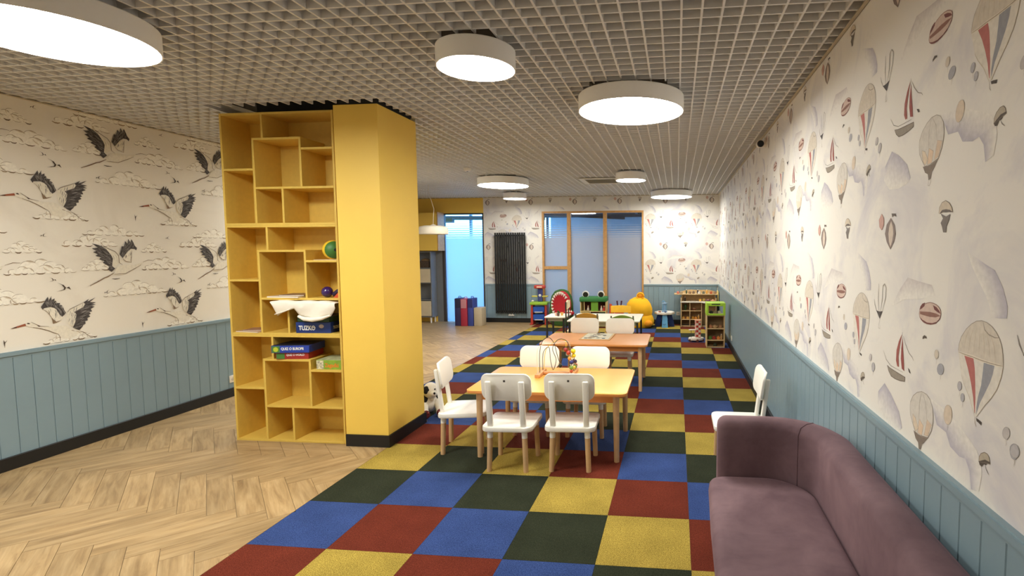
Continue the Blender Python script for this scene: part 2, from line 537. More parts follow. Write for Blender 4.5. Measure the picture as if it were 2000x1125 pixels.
# traced wallpaper motifs, wall coordinates in millimetres
BALLOON = {'big_dome':[-113,1311,-109,1333,-98,1359,-71,1389,-45,1408,-18,1421,8,1426,33,1424,58,1416,79,1403,96,1386,107,1368,114,1343,118,1315,90,1313,51,1312,11,1312,-32,1313,-77,1312],
'big_low':[-113,1309,-32,1310,52,1310,118,1313,111,1281,95,1242,69,1207,41,1178,3,1131,-7,1128,-39,1179,-69,1210,-89,1238],
'big_band':[-111,1308,-71,1307,-32,1308,11,1307,52,1308,90,1310,117,1313],
'big_red':[-76,1303,-26,1304,-17,1275,-12,1238,-7,1188,-6,1138,-9,1140,-19,1185,-34,1226,-53,1266],
'big_blue':[27,1303,79,1307,72,1277,61,1251,39,1214,16,1176,1,1137,0,1159,5,1192,19,1233,24,1272],
'big_bite':[15,1423,25,1401,46,1390,75,1386,94,1389],
'big_basket':[1,1127,14,1126,30,1123,28,1113,15,1116,4,1118],
'yel_env':[-435,1023,-432,1048,-413,1076,-381,1098,-346,1111,-310,1111,-283,1100,-263,1076,-256,1049,-256,1023,-266,989,-290,954,-333,944,-386,944,-412,973,-429,996],
'yel_p1':[-411,1006,-387,998,-362,966,-383,947,-401,965],
'yel_p2':[-357,1004,-324,988,-334,949,-366,948],
'yel_p3':[-298,1021,-265,1012,-288,963,-315,956],
'yel_cone':[-400,945,-361,942,-287,958,-316,927,-331,915,-337,893,-353,889,-360,912,-381,920],
'yel_r1':[-346,1111,-361,1061,-360,1003],
'yel_r2':[-343,1112,-312,1076,-301,1020],
'yel_basket':[-353,887,-355,870,-345,869,-335,881,-337,893],
'hull':[-663,1139,-630,1133,-575,1131,-488,1129,-490,1112,-533,1104,-578,1100,-620,1102,-646,1118],
'sail1':[-529,1296,-555,1263,-574,1222,-576,1178,-563,1157,-547,1157,-554,1200,-544,1244],
'sail2':[-522,1286,-530,1239,-531,1196,-520,1157,-497,1152,-504,1194,-515,1241],
'mast':[-524,1305,-524,1282],
'rig':[-515,1291,-494,1262,-460,1232,-431,1222,-420,1211],
'boom':[-707,1195,-675,1161,-627,1145,-508,1144],
'flag':[-466,1173,-451,1169,-440,1155,-454,1157],
'umb_top':[24,999,25,1015,34,1029,50,1039,64,1040,74,1032,79,1016,54,1009],
'umb_dark':[24,1001,39,1010,55,1019,79,1021,77,1014,67,1014,60,1004,49,1003,40,991,30,992],
'umb_h':[54,1003,63,991,75,982],
'ov0':[-197,1230,-199,1221,-204,1213,-213,1208,-222,1205,-232,1207,-238,1212,-241,1220,-239,1229,-234,1237,-225,1243,-216,1245,-207,1243,-200,1238],
'ov1':[-235,1274,-236,1267,-239,1261,-245,1257,-251,1255,-257,1257,-261,1262,-263,1268,-262,1275,-259,1282,-253,1286,-247,1287,-241,1285,-237,1281],
'ov2':[-84,1202,-85,1196,-88,1190,-92,1186,-97,1184,-102,1186,-106,1190,-108,1196,-107,1203,-104,1209,-100,1213,-94,1214,-89,1212,-86,1208],
'ov3':[-67,1170,-67,1164,-70,1159,-74,1155,-78,1154,-83,1155,-86,1159,-87,1164,-87,1170,-84,1176,-80,1179,-75,1181,-71,1179,-68,1176],
'ov4':[-134,1093,-135,1078,-141,1064,-151,1054,-162,1050,-173,1053,-181,1062,-185,1076,-183,1091,-177,1105,-167,1115,-155,1118,-145,1115,-137,1106],
'ov5':[159,1137,158,1129,154,1122,149,1116,142,1114,136,1115,131,1119,129,1126,130,1134,134,1141,140,1147,146,1149,152,1148,157,1144],
'ov6':[199,1101,198,1091,193,1082,187,1075,179,1072,172,1073,167,1079,164,1087,165,1097,170,1106,176,1113,184,1116,191,1115,196,1109],
'ov7':[-798,1101,-800,1092,-804,1085,-812,1079,-821,1077,-829,1079,-835,1084,-837,1092,-836,1101,-831,1108,-823,1114,-815,1116,-807,1114,-801,1109],
'egg':[-229,1418,-232,1406,-241,1394,-257,1383,-278,1375,-302,1370,-326,1368,-350,1370,-369,1377,-382,1386,-387,1398,-384,1411,-372,1424,-354,1435,-332,1443,-307,1448,-283,1448,-262,1445,-245,1438,-233,1429],
'egg_d1':[-382,1407,-340,1411,-305,1414,-264,1414,-231,1409,-263,1400,-304,1396,-339,1396,-380,1397],
'egg_d2':[-384,1387,-358,1378,-324,1373,-286,1376,-256,1385,-231,1403,-239,1394,-262,1378,-298,1369,-337,1369,-364,1375],
'egg_d3':[-385,1413,-379,1426,-366,1437,-346,1444,-347,1431,-368,1419],
'egg_d4':[-285,1441,-260,1436,-241,1427,-230,1416,-253,1420,-275,1426],
'tinyumb':[-354,1307,-353,1316,-341,1324,-327,1321,-323,1314,-338,1314],
'thin_cone':[-804,1363,-782,1360,-757,1361,-730,1366,-746,1347,-759,1327,-775,1340],
'thin1':[-801,1362,-820,1386,-830,1410],
'thin2':[-772,1360,-783,1422,-781,1485],
'thin3':[-755,1362,-737,1419,-735,1477,-718,1488,-700,1472,-702,1430,-733,1365],
'thin4':[-759,1327,-767,1301,-769,1285,-753,1284,-750,1300],
'jelly_top':[-269,1763,-266,1784,-250,1800,-226,1804,-202,1794,-186,1778,-179,1762,-200,1769,-224,1775,-248,1772],
'jelly_dark':[-265,1761,-248,1774,-222,1775,-198,1771,-177,1762,-202,1764,-221,1764,-241,1766],
'jelly_tail':[-257,1763,-240,1745,-254,1730,-244,1716,-235,1697,-216,1696,-215,1717,-200,1737,-194,1757,-220,1750],
'leafr':[-772,1797,-746,1775,-744,1747,-766,1724,-792,1740,-800,1771],
'leafd':[-672,1773,-633,1742,-618,1704,-633,1670,-668,1639,-708,1671,-729,1707,-714,1746],
'leafd_in':[-667,1759,-647,1731,-641,1704,-650,1674,-668,1649,-684,1674,-692,1706,-685,1737],
'leaf_top':[-666,1791,-624,1788,-618,1775,-642,1781,-658,1775],
'cl1':[-250,1058,-229,1025,-167,1021,-138,983,-81,972,-47,979,-22,950,-10,897],
'cl1o':[-287,1107,-200,1096,-107,1077,-35,1050,11,1029,34,1000,42,966,30,910],
'cl2':[16,1594,60,1579,101,1530,124,1481,123,1448,91,1444],
'cl2o':[-82,1631,-59,1591,-17,1543,23,1502,43,1472,53,1442],
'cl3':[-557,1480,-494,1528,-402,1519,-304,1512],
'cl3o':[-640,1396,-520,1439,-397,1451,-275,1476],
'cl4':[-750,1000,-685,1054,-618,1027,-533,975,-500,918],
'cl4o':[-757,941,-732,920,-695,895,-607,889,-527,899],
}
STORK = {'A_beak':[810,1060,849,1074,903,1088,907,1071,879,1067,844,1061],
'A_beaktip':[810,1060,837,1070,852,1071,848,1063],
'A_head':[903,1087,920,1095,943,1088,970,1069,993,1052,952,1051,921,1060,905,1070],
'A_eye':[911,1086,919,1092,929,1087,932,1081,921,1081],
'A_neck':[943,1087,985,1058,1050,1042,1110,1040,1162,1037,1187,1015,1203,985,1239,972,1257,961,1232,938,1190,921,1142,932,1116,947,1107,974,1081,989,1040,1014,992,1037,948,1052],
'A_nl1':[948,1052,992,1037,1040,1014,1080,988,1109,972],
'A_nl2':[939,1095,970,1071,997,1053,1050,1043],
'A_nd':[970,1071,1001,1052,985,1051],
'A_lww':[1026,1183,1069,1196,1106,1184,1138,1143,1151,1105,1134,1081,1103,1072,1079,1062,1072,1115,1050,1159],
'A_lwd':[1009,1205,1034,1243,1059,1284,1062,1248,1083,1287,1079,1251,1104,1266,1093,1237,1114,1246,1098,1223,1122,1225,1139,1224,1132,1212,1151,1202,1144,1192,1158,1178,1163,1161,1172,1139,1159,1122,1143,1110,1127,1132,1112,1170,1094,1190,1073,1200,1044,1196,1027,1193,1021,1181],
'A_lws':[1079,1062,1072,1115,1083,1098,1103,1075,1139,1085,1103,1067],
'A_rww':[1180,1138,1201,1162,1229,1176,1267,1192,1321,1219,1299,1172,1232,1141,1245,1130,1236,1061,1214,1016,1180,1048,1175,1102],
'A_rwd':[1229,1139,1265,1155,1298,1170,1317,1198,1301,1210,1346,1239,1330,1215,1395,1246,1364,1221,1349,1211,1397,1203,1367,1193,1394,1184,1361,1175,1384,1167,1352,1150,1362,1129,1340,1124,1351,1109,1334,1100,1346,1087,1323,1076,1324,1055,1305,1052,1306,1029,1289,1021,1281,1006,1258,981,1236,994,1213,1012,1230,1046,1237,1066,1246,1119],
'A_rl':[1182,1143,1202,1165,1244,1184,1301,1210],
'A_tail':[1257,974,1285,962,1307,939,1329,918,1372,908],
'A_belly':[1109,972,1119,946,1118,910],
'B_lwd':[1398,1712,1438,1703,1475,1688,1506,1665,1542,1612,1555,1579,1544,1513,1568,1490,1536,1461,1509,1485,1522,1510,1500,1525,1472,1544,1486,1558,1445,1575,1461,1591,1419,1606,1439,1620,1402,1638,1431,1649,1395,1670,1443,1677],
'B_lww':[1463,1696,1519,1666,1571,1639,1602,1607,1608,1541,1562,1511,1545,1524,1553,1579,1542,1615],
'B_ll':[1463,1702,1520,1670,1578,1641,1602,1607,1605,1541,1631,1522],
'B_rwd':[1613,1618,1634,1689,1660,1690,1666,1738,1686,1712,1694,1758,1711,1727,1723,1756,1738,1724,1747,1697,1766,1674,1758,1653,1743,1667,1711,1668,1681,1644,1658,1614,1637,1583],
'B_rww':[1637,1583,1662,1614,1711,1665,1717,1629,1706,1542,1661,1554],
'B_rl':[1719,1652,1712,1591,1706,1542,1661,1553,1638,1577],
'B_body':[1544,1444,1596,1511,1631,1524,1673,1524,1730,1516,1809,1542,1788,1513,1735,1484,1668,1445,1625,1432,1584,1429],
'B_bl':[1809,1542,1859,1560,1904,1557],
'B_bl2':[1558,1439,1598,1441,1654,1442,1735,1484,1792,1517],
'B_leg':[1559,1454,1503,1420,1476,1411,1417,1378,1358,1349],
'clouds':[[1333,1791,1835,1891],[1181,1693,1616,1814],[1804,1640,2045,1756],[1800,1474,2256,1608],[1301,1486,1555,1601],[1459,1249,2037,1392],[1004,910,1379,930]],
'swallows':[[1100,1415,0.5,0],[1173,1345,1,0],[2062,1772,0.45,1],[1488,1283,0.5,1],[770,958,0.6,2]],
}

# ------------------------------------------------------------------ printed motifs of the wallpapers (flat ink on the walls)
class Print:
    def __init__(s):
        s.v, s.f, s.c = [], [], []
        s.items = []
    def poly(s, pts, col, lay):
        s.items.append(('p', pts, col, lay))
    def stroke(s, pts, w, col, lay):
        n = len(pts)
        if n < 2:
            return
        Lf, Rt = [], []
        for i, p in enumerate(pts):
            a, b = pts[max(i - 1, 0)], pts[min(i + 1, n - 1)]
            dx, dy = b[0] - a[0], b[1] - a[1]
            d = math.hypot(dx, dy) or 1
            ww = w * (0.45 if i in (0, n - 1) else 1.0) / 2
            Lf.append((p[0] - dy / d * ww, p[1] + dx / d * ww)); Rt.append((p[0] + dy / d * ww, p[1] - dx / d * ww))
        for i in range(n - 1):
            s.items.append(('p', [Rt[i], Rt[i + 1], Lf[i + 1], Lf[i]], col, lay))
    def fade(s, a, b, ca, cb, lay):
        """soft wash: strip between polylines a (coloured) and b (paper colour)"""
        n = min(len(a), len(b))
        m = 3
        for i in range(n - 1):
            for k in range(m):
                def at(A, B, t):
                    return (A[0] + (B[0] - A[0]) * t, A[1] + (B[1] - A[1]) * t)
                def cc(t):
                    return tuple(ca[j] + (cb[j] - ca[j]) * (1 - (1 - t) ** 1.5) for j in range(3))
                t0, t1 = k / m, (k + 1) / m
                s.items.append(('g', [at(a[i], b[i], t0), at(a[i + 1], b[i + 1], t0), at(a[i + 1], b[i + 1], t1), at(a[i], b[i], t1)], [cc(t0), cc(t0), cc(t1), cc(t1)], lay))

def pairs(a):
    return [(a[i], a[i + 1]) for i in range(0, len(a), 2)]

def balloon_tile():
    T = Print()
    B = {k: pairs(v) for k, v in BALLOON.items()}
    LAV, PAPER = (186, 182, 192), CREAM
    out = (150, 138, 124)
    for i in (1, 2, 3, 4):
        T.fade(B['cl%d' % i], B['cl%do' % i], LAV if i != 3 else (206, 199, 196), PAPER, 0)
    # big striped balloon
    T.poly(B['big_low'], (224, 218, 206), 1)
    T.poly(B['big_red'], (178, 98, 92), 2); T.poly(B['big_blue'], (142, 144, 152), 2)
    T.poly(B['big_dome'], (210, 200, 184), 2)
    T.stroke(B['big_dome'][:14], 2.2, out, 3); T.stroke(B['big_band'], 8, (226, 214, 192), 3); T.stroke(B['big_band'], 2.5, out, 4)
    T.stroke(B['big_bite'], 3.5, (150, 138, 122), 3)
    T.stroke(B['big_low'][3:9], 2, (190, 176, 152), 3); T.stroke(B['big_low'][9:], 2, (190, 176, 152), 3)
    T.poly(B['big_basket'], (62, 54, 48), 3); T.stroke([(-6, 1128), (-4, 1108), (3, 1100)], 2, (150, 138, 120), 3)
    for k in range(7):
        x = -80 + k * 27
        T.stroke([(x, 1318 + 6 * (k % 2)), (x * .9, 1360), (x * .62, 1398)], 1.6, (186, 168, 140), 3)
    # tall patched balloon
    T.poly(B['yel_env'], (212, 206, 196), 1)
    for k, c in (('yel_p1', (222, 204, 178)), ('yel_p2', (224, 196, 166)), ('yel_p3', (214, 190, 164))):
        T.poly(B[k], c, 2)
        T.stroke(B[k] + B[k][:1], 1.8, (158, 138, 116), 3)
    T.poly(B['yel_cone'], (120, 106, 94), 2); T.stroke(B['yel_env'] + B['yel_env'][:1], 2.2, out, 3)
    T.stroke(B['yel_r1'], 2, (156, 144, 128), 3); T.stroke(B['yel_r2'], 2, (156, 144, 128), 3); T.stroke(B['yel_basket'], 2, (150, 136, 118), 3)
    # ship
    T.poly(B['hull'], (142, 132, 118), 1); T.stroke(B['hull'] + B['hull'][:1], 3, (92, 80, 70), 2)
    T.poly(B['sail1'], (150, 74, 66), 1); T.poly(B['sail2'], (142, 62, 58), 1)
    T.stroke(B['mast'], 3, (96, 84, 74), 2); T.stroke(B['rig'], 2.6, (128, 116, 104), 2); T.stroke(B['boom'], 2.4, (128, 116, 104), 2); T.poly(B['flag'], (70, 60, 56), 2)
    # umbrella
    T.poly(B['umb_top'], (176, 164, 144), 1); T.poly(B['umb_dark'], (74, 64, 56), 2); T.stroke(B['umb_top'] + B['umb_top'][:1], 2, (110, 98, 86), 2); T.stroke(B['umb_h'], 2.4, (120, 108, 96), 2)
    # loose toy balloons
    for i, c in enumerate([(164, 164, 172), (208, 196, 178), (176, 174, 180), (178, 176, 180), (216, 198, 176), (190, 184, 182), (166, 166, 174), (182, 178, 180)]):
        p = B['ov%d' % i]
        T.poly(p, c, 1); T.stroke(p + p[:1], 1.4, tuple(int(v * .86) for v in c), 2)
        cx = sum(q[0] for q in p) / len(p); lo = min(q[1] for q in p)
        T.stroke([(cx, lo), (cx + 3, lo - 10), (cx, lo - 20)], 1.4, (170, 160, 146), 2)
    # round striped balloon
    T.poly(B['egg'], (204, 178, 164), 1); T.stroke(B['egg'] + B['egg'][:1], 2.4, (128, 84, 76), 2)
    for k, c in (('egg_d1', (132, 88, 76)), ('egg_d2', (104, 52, 48)), ('egg_d3', (104, 56, 52)), ('egg_d4', (104, 52, 50))):
        T.poly(B[k], c, 2)
    T.poly(B['tinyumb'], (78, 68, 60), 1)
    # ribbed parachute
    T.poly(B['thin_cone'], (66, 60, 58), 1)
    for k in ('thin1', 'thin2', 'thin3'):
        T.stroke(B[k], 4.2, (138, 132, 126), 1)
    T.stroke(B['thin4'], 2, (150, 140, 126), 1)
    # jellyfish balloon, leaf balloons
    T.poly(B['jelly_top'], (206, 192, 172), 1); T.poly(B['jelly_dark'], (98, 88, 82), 2); T.poly(B['jelly_tail'], (116, 108, 104), 1)
    T.stroke(B['jelly_top'][:7], 2, (128, 114, 100), 2)
    T.poly(B['leafr'], (196, 152, 140), 1); T.stroke(B['leafr'] + B['leafr'][:1], 1.6, (150, 96, 88), 2)
    T.poly(B['leafd'], (126, 110, 104), 1); T.poly(B['leafd_in'], (208, 192, 176), 2); T.poly(B['leaf_top'], (92, 82, 76), 1)
    return T

def stork_tile():
    T = Print()
    S = {k: (pairs(v) if k not in ('clouds', 'swallows') else v) for k, v in STORK.items()}
    rnd = random.Random(5)
    br, dk = (150, 128, 100), (72, 62, 56)
    CL = (246, 242, 230)
    SH, LN = (196, 180, 152), (146, 126, 100)
    for n_, (x0, z0, x1, z1) in enumerate(S['clouds']):
        w = x1 - x0
        H = min(max(z1 - z0, 95), .42 * w)
        puffs = []
        for (fx, fz, fr) in ((.12, .10, .09), (.24, .20, .12), (.36, .42, .15), (.50, .55, .17), (.63, .38, .15), (.76, .22, .12), (.88, .10, .09), (.30, .12, .13), (.55, .18, .16), (.72, .10, .12)):
            puffs.append((x0 + w * (fx + rnd.uniform(-.03, .03)), z0 + H * (fz + rnd.uniform(-.06, .06)), fr * w * rnd.uniform(.7, .95) * min(1, H / (.34 * w))))
        T.poly([(x0, z0), (x0 + w * .2, z0 - 5), (x0 + w * .45, z0 - 8), (x0 + w * .7, z0 - 4), (x1, z0 + 3), (x1 - w * .14, z0 + H * .22), (x0 + w * .12, z0 + H * .2)], CL, 0)
        for (c, zc, r) in puffs:
            T.poly([(c + r * math.cos(a), max(zc + r * .8 * math.sin(a), z0 - 7)) for a in [2 * PI * q / 16 for q in range(16)]], CL, 0)
        for (c, zc, r) in puffs:
            a0 = rnd.uniform(.15, .45) * PI
            arc = [a0 + q * .11 * PI for q in range(6)]
            T.stroke([(c + r * math.cos(a), zc + r * .8 * math.sin(a)) for a in arc], 2.4, LN, 1)
            s0 = rnd.choice((rnd.uniform(-.1, .25), rnd.uniform(.7, 1.0))) * PI
            arc = [s0 + q * .09 * PI for q in range(6)]
            wd = [0, .16, .30, .34, .2, 0]
            T.fade([(c + r * .98 * math.cos(a), zc + r * .78 * math.sin(a)) for a in arc], [(c + r * (.96 - v) * math.cos(a), zc + r * (.76 - v) * math.sin(a)) for a, v in zip(arc, wd)], rnd.choice((SH, (170, 150, 122), (150, 132, 108))), CL, 1)
        k = x0
        while k < x1 - 20:
            wd = rnd.uniform(26, 70)
            T.stroke([(k, z0 + 2), (k + wd * .35, z0 - 6), (k + wd * .7, z0 - 6), (k + wd, z0 + 1)], rnd.choice((3, 4, 8, 10)), rnd.choice(((160, 138, 110), (132, 112, 88), (118, 98, 78))), 1)
            k += wd * rnd.uniform(.9, 1.6)
    def inside(p, P):
        r_ = False
        for i in range(len(P)):
            (xa, ya), (xb, yb) = P[i], P[i - 1]
            if (ya > p[1]) != (yb > p[1]) and p[0] < (xb - xa) * (p[1] - ya) / (yb - ya) + xa:
                r_ = not r_
        return r_
    def hatch(P, ang, n, ln, lay):
        """feather shafts drawn inside a wing"""
        xs, ys = [p[0] for p in P], [p[1] for p in P]
        for _ in range(n):
            c = (rnd.uniform(min(xs), max(xs)), rnd.uniform(min(ys), max(ys)))
            a = math.radians(ang + rnd.uniform(-12, 12)); L_ = rnd.uniform(.5, 1) * ln
            e = (c[0] + L_ * math.cos(a), c[1] + L_ * math.sin(a))
            if inside(c, P) and inside(e, P):
                v = rnd.choice((44, 56, 118, 136, 158))
                T.stroke([c, ((c[0] + e[0]) / 2 + 1.5, (c[1] + e[1]) / 2 + 1), e], rnd.uniform(2, 3.6), (v, v - 4, v - 8), lay)
    # stork flying left
    for k in ('A_neck', 'A_head', 'A_lww', 'A_rww'):
        T.poly(S[k], (234, 228, 212), 2)
    for k, an in (('A_lwd', 115), ('A_rwd', 12)):
        T.poly(S[k], (80, 75, 74), 3)
        hatch(S[k], an, 420, 48, 4)
    hatch(S['A_rww'], 75, 60, 50, 4); hatch(S['A_lww'], 100, 30, 40, 4)
    T.poly(S['A_beak'], (158, 92, 66), 3); T.poly(S['A_beaktip'], (84, 66, 54), 4); T.poly(S['A_eye'], (66, 50, 44), 4); T.poly(S['A_nd'], dk, 4)
    T.poly(S['A_lws'], (134, 112, 90), 3)
    for k in ('A_nl1', 'A_nl2', 'A_rl', 'A_tail', 'A_belly'):
        T.stroke(S[k], 4, (120, 96, 74), 4)
    T.stroke(S['A_lww'][-3:] + S['A_lww'][:1], 2.5, br, 4)
    # stork flying right
    for k in ('B_body', 'B_lww', 'B_rww'):
        T.poly(S[k], (234, 228, 212), 2)
    for k, an in (('B_lwd', 155), ('B_rwd', 70)):
        T.poly(S[k], (80, 75, 74), 3)
        hatch(S[k], an, 420, 44, 4)
    hatch(S['B_lww'], 110, 50, 44, 4); hatch(S['B_rww'], 80, 24, 34, 4)
    for k in ('B_ll', 'B_rl', 'B_bl', 'B_bl2'):
        T.stroke(S[k], 4, (120, 96, 74), 4)
    T.stroke(S['B_leg'], 8, (104, 82, 64), 4); T.stroke(S['B_leg'], 3, (160, 128, 98), 5)
    T.stroke([(1536, 1400), (1560, 1396), (1600, 1400)], 7, dk, 4)
    # swallows
    for (x, z, s, k) in S['swallows']:
        s *= 62
        if k == 2:
            T.poly([(x, z - s), (x + s * .12, z), (x + s * .5, z + s * .6), (x + s * .1, z + s * .2), (x - s * .1, z + s * .7), (x - s * .1, z)], (84, 72, 60), 2)
            continue
        f = 1 if k == 0 else -1
        T.poly([(x - f * s * .9, z - s * .45), (x - f * s * .1, z - s * .2), (x, z), (x - f * s * .25, z + s * .45), (x - f * s * .75, z + s * .75), (x - f * s * .05, z + s * .4), (x + f * s * .2, z + s * .02), (x + f * s * .05, z - s * .25)], (78, 66, 56), 2)
        T.poly([(x + f * s * .25, z), (x + f * s * .55, z + s * .14), (x + f * s * .75, z - s * .3), (x + f * s * .5, z - s * .1)], (78, 66, 56), 2)
    return T

def stamp(tile, name, parent, place, u0, u1, period=1000, zs=(-1000, 0, 1000), zmin=850, zmax=2830, holes=(), du=0, pale=None):
    """repeat a tile (mm) along a wall; place(u, z, lift) -> world point"""
    us = [p[0] for it in tile.items for p in it[1]]
    lo, hi = min(us), max(us)
    V, F, Cc = [], [], []
    k0, k1 = math.floor((u0 - hi - du) / period), math.ceil((u1 - lo - du) / period)
    for k in range(k0, k1 + 1):
        for dz in zs:
            for n_, (kind, pts, col, lay) in enumerate(tile.items):
                q = [(p[0] + k * period + du, p[1] + dz) for p in pts]
                a0, a1 = min(p[0] for p in q), max(p[0] for p in q)
                b0, b1 = min(p[1] for p in q), max(p[1] for p in q)
                if b1 < zmin or b0 > zmax or a0 < u0 or a1 > u1:
                    continue
                if any(a1 > h_[0] and a0 < h_[1] and b1 > h_[2] and b0 < h_[3] for h_ in holes):
                    continue
                o = len(V)
                lift = .0006 + lay * .0001 + n_ * .000002
                V += [place(p[0] / 1000, p[1] / 1000, lift) for p in q]
                F.append(list(range(o, o + len(q))))
                cl = col if kind == 'g' else [col] * len(q)
                if pale and kind != 'g':
                    cl = [tuple(c[j] + (CREAM[j] - c[j]) * pale for j in range(3)) for c in cl]
                Cc += [lin(c) for c in cl]
    me = bpy.data.meshes.new(name)
    me.from_pydata(V, [], F)
    at = me.color_attributes.new('Col', 'FLOAT_COLOR', 'POINT')
    at.data.foreach_set('color', [x for c in Cc for x in c])
    me.materials.append(M_INK)
    o = link(name, me, parent)
    o['kind'] = 'stuff'
    return o

_bt = balloon_tile()
stamp(_bt, 'balloon_print', wall_right, lambda u, z, l: (XR - l, -(u + .910), z), -8720 - 910 + 10, 2300 - 910, pale=.14)
stamp(_bt, 'balloon_print', wall_back, lambda u, z, l: (u + 1.84, YB - l, z), -1930 - 1840 + 6, 3326 - 1840,
      holes=((-590 - 1840, 1704 - 1840, 0, 2506),), pale=.22)  # paler than the right wall: glare is mixed into the ink colour
_st = stork_tile()
stamp(_st, 'stork_print', wall_left, lambda u, z, l: (XL + l, u, z), -1500, 4550)

# ------------------------------------------------------------------ window, door, glazed hall beyond
def m_glass(name, z_clear, z_frost, tint):
    """pane with a frosted film that ends upwards in ever thinner stripes"""
    t = NT(name)
    geo = t.n('NewGeometry')
    z = t.n('SeparateXYZ', {0: geo.outputs['Position']}).outputs[2]
    k = t.n('MapRange', {0: z, 1: z_clear, 2: z_frost, 3: 0., 4: 1.}).outputs[0]      # 0 clear .. 1 frosted
    saw = t.math('FRACT', t.math('MULTIPLY', z, 1 / .052))
    f = t.math('LESS_THAN', saw, t.math('MULTIPLY', k, 1.02))
    tr = t.n('BsdfTransparent', {0: (.93, .96, 1, 1)})
    gl = t.n('BsdfGlossy', {0: (1, 1, 1, 1), 'Roughness': .03})
    clear = t.n('MixShader', {0: .07, 1: tr.outputs[0], 2: gl.outputs[0]})
    tl = t.n('BsdfTranslucent', {0: lin(tint)})
    df = t.n('BsdfDiffuse', {0: lin(tint)})
    fr = t.n('MixShader', {0: .3, 1: tl.outputs[0], 2: df.outputs[0]})
    fr2 = t.n('MixShader', {0: .04, 1: fr.outputs[0], 2: gl.outputs[0]})
    return t.done(t.n('MixShader', {0: f, 1: clear.outputs[0], 2: fr2.outputs[0]}))
M_WGLASS = m_glass('frosted_window_glass', 2.24, 1.86, (216, 210, 208))
M_DGLASS = m_glass('frosted_door_glass', 2.30, 1.88, (214, 224, 236))

win = sgroup('window_1')
fy0, fy1 = YB - .012, YB + .07
FW = [('frame_post', wx0, wx0 + .045, .05, wz1), ('frame_post', wx1 - .04, wx1, .05, wz1), ('mullion', -.012, .068, .05, wz1 - .04), ('mullion', .80, .88, .05, wz1 - .04),
      ('frame_head', wx0 + .045, wx1 - .04, wz1 - .045, wz1), ('frame_sill', wx0 + .045, -.012, .05, .1), ('frame_sill', .068, .80, .05, .1), ('frame_sill', .88, wx1 - .04, .05, .1), ('transom', wx0 + .045, -.012, 1.205, 1.275)]
for n_, a, b, c, d in FW:
    G().rbox(a, b, fy0, fy1, c, d, .004, 1).build(n_, M_OAKFRAME, win)
for a, b, c, d in ((wx0 + .045, -.012, 1.275, wz1 - .045), (wx0 + .045, -.012, .1, 1.205), (.068, .80, .1, wz1 - .045), (.88, wx1 - .04, .1, wz1 - .045)):
    G().box(a, b, YB + .03, YB + .036, c, d).build('pane', M_WGLASS, win)
door = sgroup('door_1')
for n_, a, b, c, d in (('frame_post', dx0, dx0 + .06, 0, dz1), ('frame_post', dx1 - .03, dx1, 0, dz1), ('frame_head', dx0 + .06, dx1 - .03, dz1 - .03, dz1)):
    G().rbox(a, b, YB - .01, YB + .09, c, d, .004, 1).build(n_, M_DARKWOOD, door)
G().box(dx0 + .06, dx1 - .03, YB + .04, YB + .048, 0.005, dz1 - .03).build('pane', M_DGLASS, door)
M_STEEL = mat('brushed_steel', (190, 190, 188), .3, .9)

# hall beyond the glass: pale floor and wall, dark ceiling with beams, glazed facade on the door's side
M_HALL = mat('hall_plaster', (186, 194, 206), .8)
M_BEAM = mat('hall_beam', (40, 44, 52), .6)
HY = 12.0
struct(G().box(-1.2, XR + .15, HY, HY + .15, -.006, 2.64).build('wall_hall', M_HALL))
struct(G().box(XR, XR + .15, YB + .15, HY, -.006, 2.64).build('wall_hall_side', M_HALL))
struct(G().box(-1.6, XR + .15, YB + .15, HY + .15, 2.64, 2.74).build('ceiling_hall', mat('hall_ceiling', (96, 108, 132), .8)))
M_MULL = mat('facade_mullion', (60, 64, 70), .5)
for i, xx in enumerate((-5.6, -3.6, -1.3)):
    struct(G().box(xx - .03, xx + .03, HY, HY + .1, -.006, 3.15).build('trim_%d' % (4 + i), M_MULL))
for i, (a, b, zz) in enumerate([((-5.2, 9.9), (-1.0, 10.6), 2.42), ((-4.6, 9.5), (-2.9, 9.3), 2.30), ((-.9, 9.2), (1.0, 11.2), 2.45), ((1.5, 9.2), (3.1, 10.6), 2.45), ((-1.3, 11.5), (3.2, 11.7), 2.54)]):
    A, B_ = Vector((*a, zz)), Vector((*b, zz))
    d = (B_ - A).normalized(); nrm = Vector((-d.y, d.x, 0)) * .05
    g = G().loft([[A + nrm, A - nrm, A - nrm + Vector((0, 0, .1)), A + nrm + Vector((0, 0, .1))], [B_ + nrm, B_ - nrm, B_ - nrm + Vector((0, 0, .1)), B_ + nrm + Vector((0, 0, .1))]])
    if i in (2, 3):
        for k in (.25, .75):
            q = A.lerp(B_, k)
            g.cyl((q.x, q.y, zz + .09), (q.x, q.y, 2.637), .008, n=6)
    tag(g.build('service_duct', M_BEAM), ['long dark duct under the hall ceiling seen above the door', 'short dark duct close behind the door glass', 'dark duct crossing behind the left window pane', 'dark duct crossing behind the right window pane', 'dark duct furthest back along the hall ceiling'][i], 'duct', 'ducts under the hall ceiling')
def m_emit(name, rgb, s):
    t = NT(name)
    return t.done(t.n('Emission', {0: (*rgb, 1), 1: s}))
M_TUBE = m_emit('hall_tube_light', (.72, .84, 1.0), 9.0)
